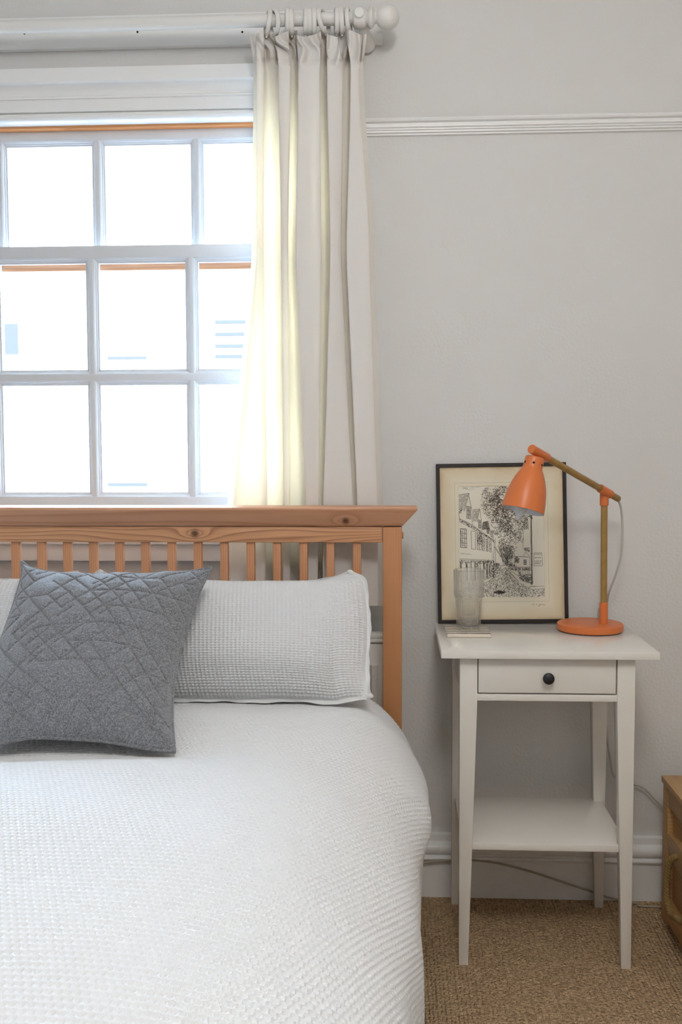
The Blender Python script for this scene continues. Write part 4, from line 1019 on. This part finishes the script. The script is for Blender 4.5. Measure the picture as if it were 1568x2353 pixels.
cordp = [aR - ad * 0.004, at(1428, 1170, -0.092), at(1431, 1215, -0.088), at(1428, 1275, -0.085), at(1414, 1325, -0.075), at(1400, 1362, -0.06), at(1393, 1392, -0.03), Vector((0.500, -0.010, 0.735)), Vector((0.502, -0.004, 0.68)), at(1391, 1640, -0.006), at(1396, 1700, -0.004), at(1403, 1745, -0.002), at(1410, 1780, -0.002), at(1430, 1800, -0.002), at(1460, 1803, -0.002), at(1482, 1812, -0.003), at(1505, 1836, -0.004), at(1525, 1858, -0.006), at(1550, 1900, -0.01), at(1590, 1990, -0.02)]
bm = bmesh.new(); add_tube(bm, [tuple(q) for q in spline(np.array([list(q) for q in cordp]), 110)], 0.0027, 8); fin('cord', bm, 'cord_grey', lm, smooth=3)

# ------------------------------------------------------------------ cream cable tacked along the skirting
cb = [at(900, 2005, -0.018), at(965, 1986, -0.021), at(1000, 1979, -0.022), at(1036, 1977, -0.023), at(1090, 1977, -0.022), at(1150, 1985, -0.018), at(1220, 2003, -0.0165), at(1300, 2029, -0.0165), at(1367, 2051, -0.0165), at(1400, 2062, -0.017), at(1430, 2070, -0.019), at(1470, 2086, -0.035), Vector((0.60, -0.045, 0.003)), Vector((0.70, -0.05, 0.003))]
cb = [Vector((q.x, q.y, max(q.z, 0.003))) for q in cb]
bm = bmesh.new(); add_tube(bm, [tuple(q) for q in spline(np.array([list(q) for q in cb]), 80)], 0.0026, 8)
o = recenter(fin('cable', bm, 'cable_cream', None, smooth=3)); tag(o, 'thin cream cable running along the skirting behind the nightstand', 'cable')

# ------------------------------------------------------------------ wooden chest with rope handle
X0, X1, Y1, Y0, HT = 0.64, 1.36, -0.095, -0.56, 0.348
ch = thing('storage_chest', 'oak storage chest with panelled ends and a rope handle', 'chest', ((X0 + X1) / 2, (Y0 + Y1) / 2, 0))
box('lid', 'chest', ch, X0 - 0.004, X1 + 0.004, Y0 - 0.006, Y1 + 0.003, HT - 0.0155, HT, bev=0.002)
box('body', 'chest', ch, X0 + 0.014, X1 - 0.014, Y0 + 0.014, Y1 - 0.014, 0.02, HT - 0.018, bev=0.001)
for ya, yb_ in ((Y1 - 0.045, Y1), (Y0, Y0 + 0.045)):
    for xa, xb in ((X0, X0 + 0.045), (X1 - 0.045, X1)):
        box('corner_post', 'chest', ch, xa, xb, ya, yb_, 0.0, HT - 0.018, bev=0.002)
for xa, xb in ((X0 + 0.001, X0 + 0.016), (X1 - 0.016, X1 - 0.001)):
    for za, zb in ((0.012, 0.062), (0.180, 0.224), (0.288, HT - 0.018)):
        box('rail', 'chest', ch, xa, xb, Y0 + 0.044, Y1 - 0.044, za, zb, bev=0.0015)
for ya, yb_ in ((Y0 + 0.001, Y0 + 0.016),):
    for za, zb in ((0.012, 0.062), (0.288, HT - 0.018)):
        box('rail', 'chest', ch, X0 + 0.044, X1 - 0.044, ya, yb_, za, zb, bev=0.0015)
box('handle_block', 'chest', ch, X0 - 0.002, X0 + 0.014, -0.46, -0.19, 0.176, 0.232, bev=0.002)
def rope(name, pts, r, parent):
    Pq = spline(np.array(pts), 160); fr = frames([tuple(q) for q in Pq]); bm = bmesh.new()
    ln = np.r_[0, np.cumsum(np.linalg.norm(np.diff(Pq, axis=0), axis=1))]
    for s_ in range(3):
        path = []
        for (p_, t_, n_, b_), l_ in zip(fr, ln):
            a = 2 * math.pi * s_ / 3 - l_ / 0.024 * 2 * math.pi
            path.append(tuple(p_ + n_ * (r * 0.5 * math.cos(a)) + b_ * (r * 0.5 * math.sin(a))))
        add_tube(bm, path, r * 0.56, 8)
    return fin(name, bm, 'rope', parent, smooth=3)
rope('rope_handle', [(X0 + 0.01, -0.232, 0.204), (X0 - 0.009, -0.230, 0.202), (X0 - 0.017, -0.220, 0.180), (X0 - 0.019, -0.212, 0.14), (X0 - 0.018, -0.214, 0.10), (X0 - 0.016, -0.240, 0.075), (X0 - 0.016, -0.278, 0.085), (X0 - 0.026, -0.325, 0.105), (X0 - 0.028, -0.385, 0.125), (X0 - 0.028, -0.412, 0.160), (X0 - 0.016, -0.42, 0.195), (X0 + 0.01, -0.42, 0.204)], 0.0078, ch)

# ------------------------------------------------------------------ added fill-light globe hung out of view, brightens the front-facing surfaces
LX, LY, LZ, LR = 0.15, -2.1, 2.22, 0.19
pn = thing('added_fill_lamp', 'round glowing globe added out of view overhead as fill light', 'lamp', (LX, LY, LZ - LR))
k = N('fill_glow'); em = k.n('Emission', {'Color': (1.0, 0.975, 0.935), 'Strength': 14.2}); k.t.links.new(em.outputs[0], k.out.inputs[0]); M['fill_glow'] = k.m
bm = bmesh.new(); add_lathe(bm, [(0, -LR)] + [(LR * math.sin(t), -LR * math.cos(t)) for t in np.linspace(0.2, math.pi - 0.2, 9)] + [(0, LR)], (LX, LY, LZ), (0, 0, 1), 16); fin('globe', bm, 'fill_glow', pn, smooth=3)
bm = bmesh.new(); add_tube(bm, [(LX, LY, LZ + LR - 0.005), (LX, LY, RZ1 - 0.02)], 0.003, 8); fin('fill_lamp_flex', bm, 'white', pn)
bm = bmesh.new(); add_lathe(bm, [(0, 0), (0.05, 0), (0.04, -0.025), (0, -0.03)], (LX, LY, RZ1), (0, 0, 1), 24); fin('fill_lamp_rose', bm, 'white', pn)
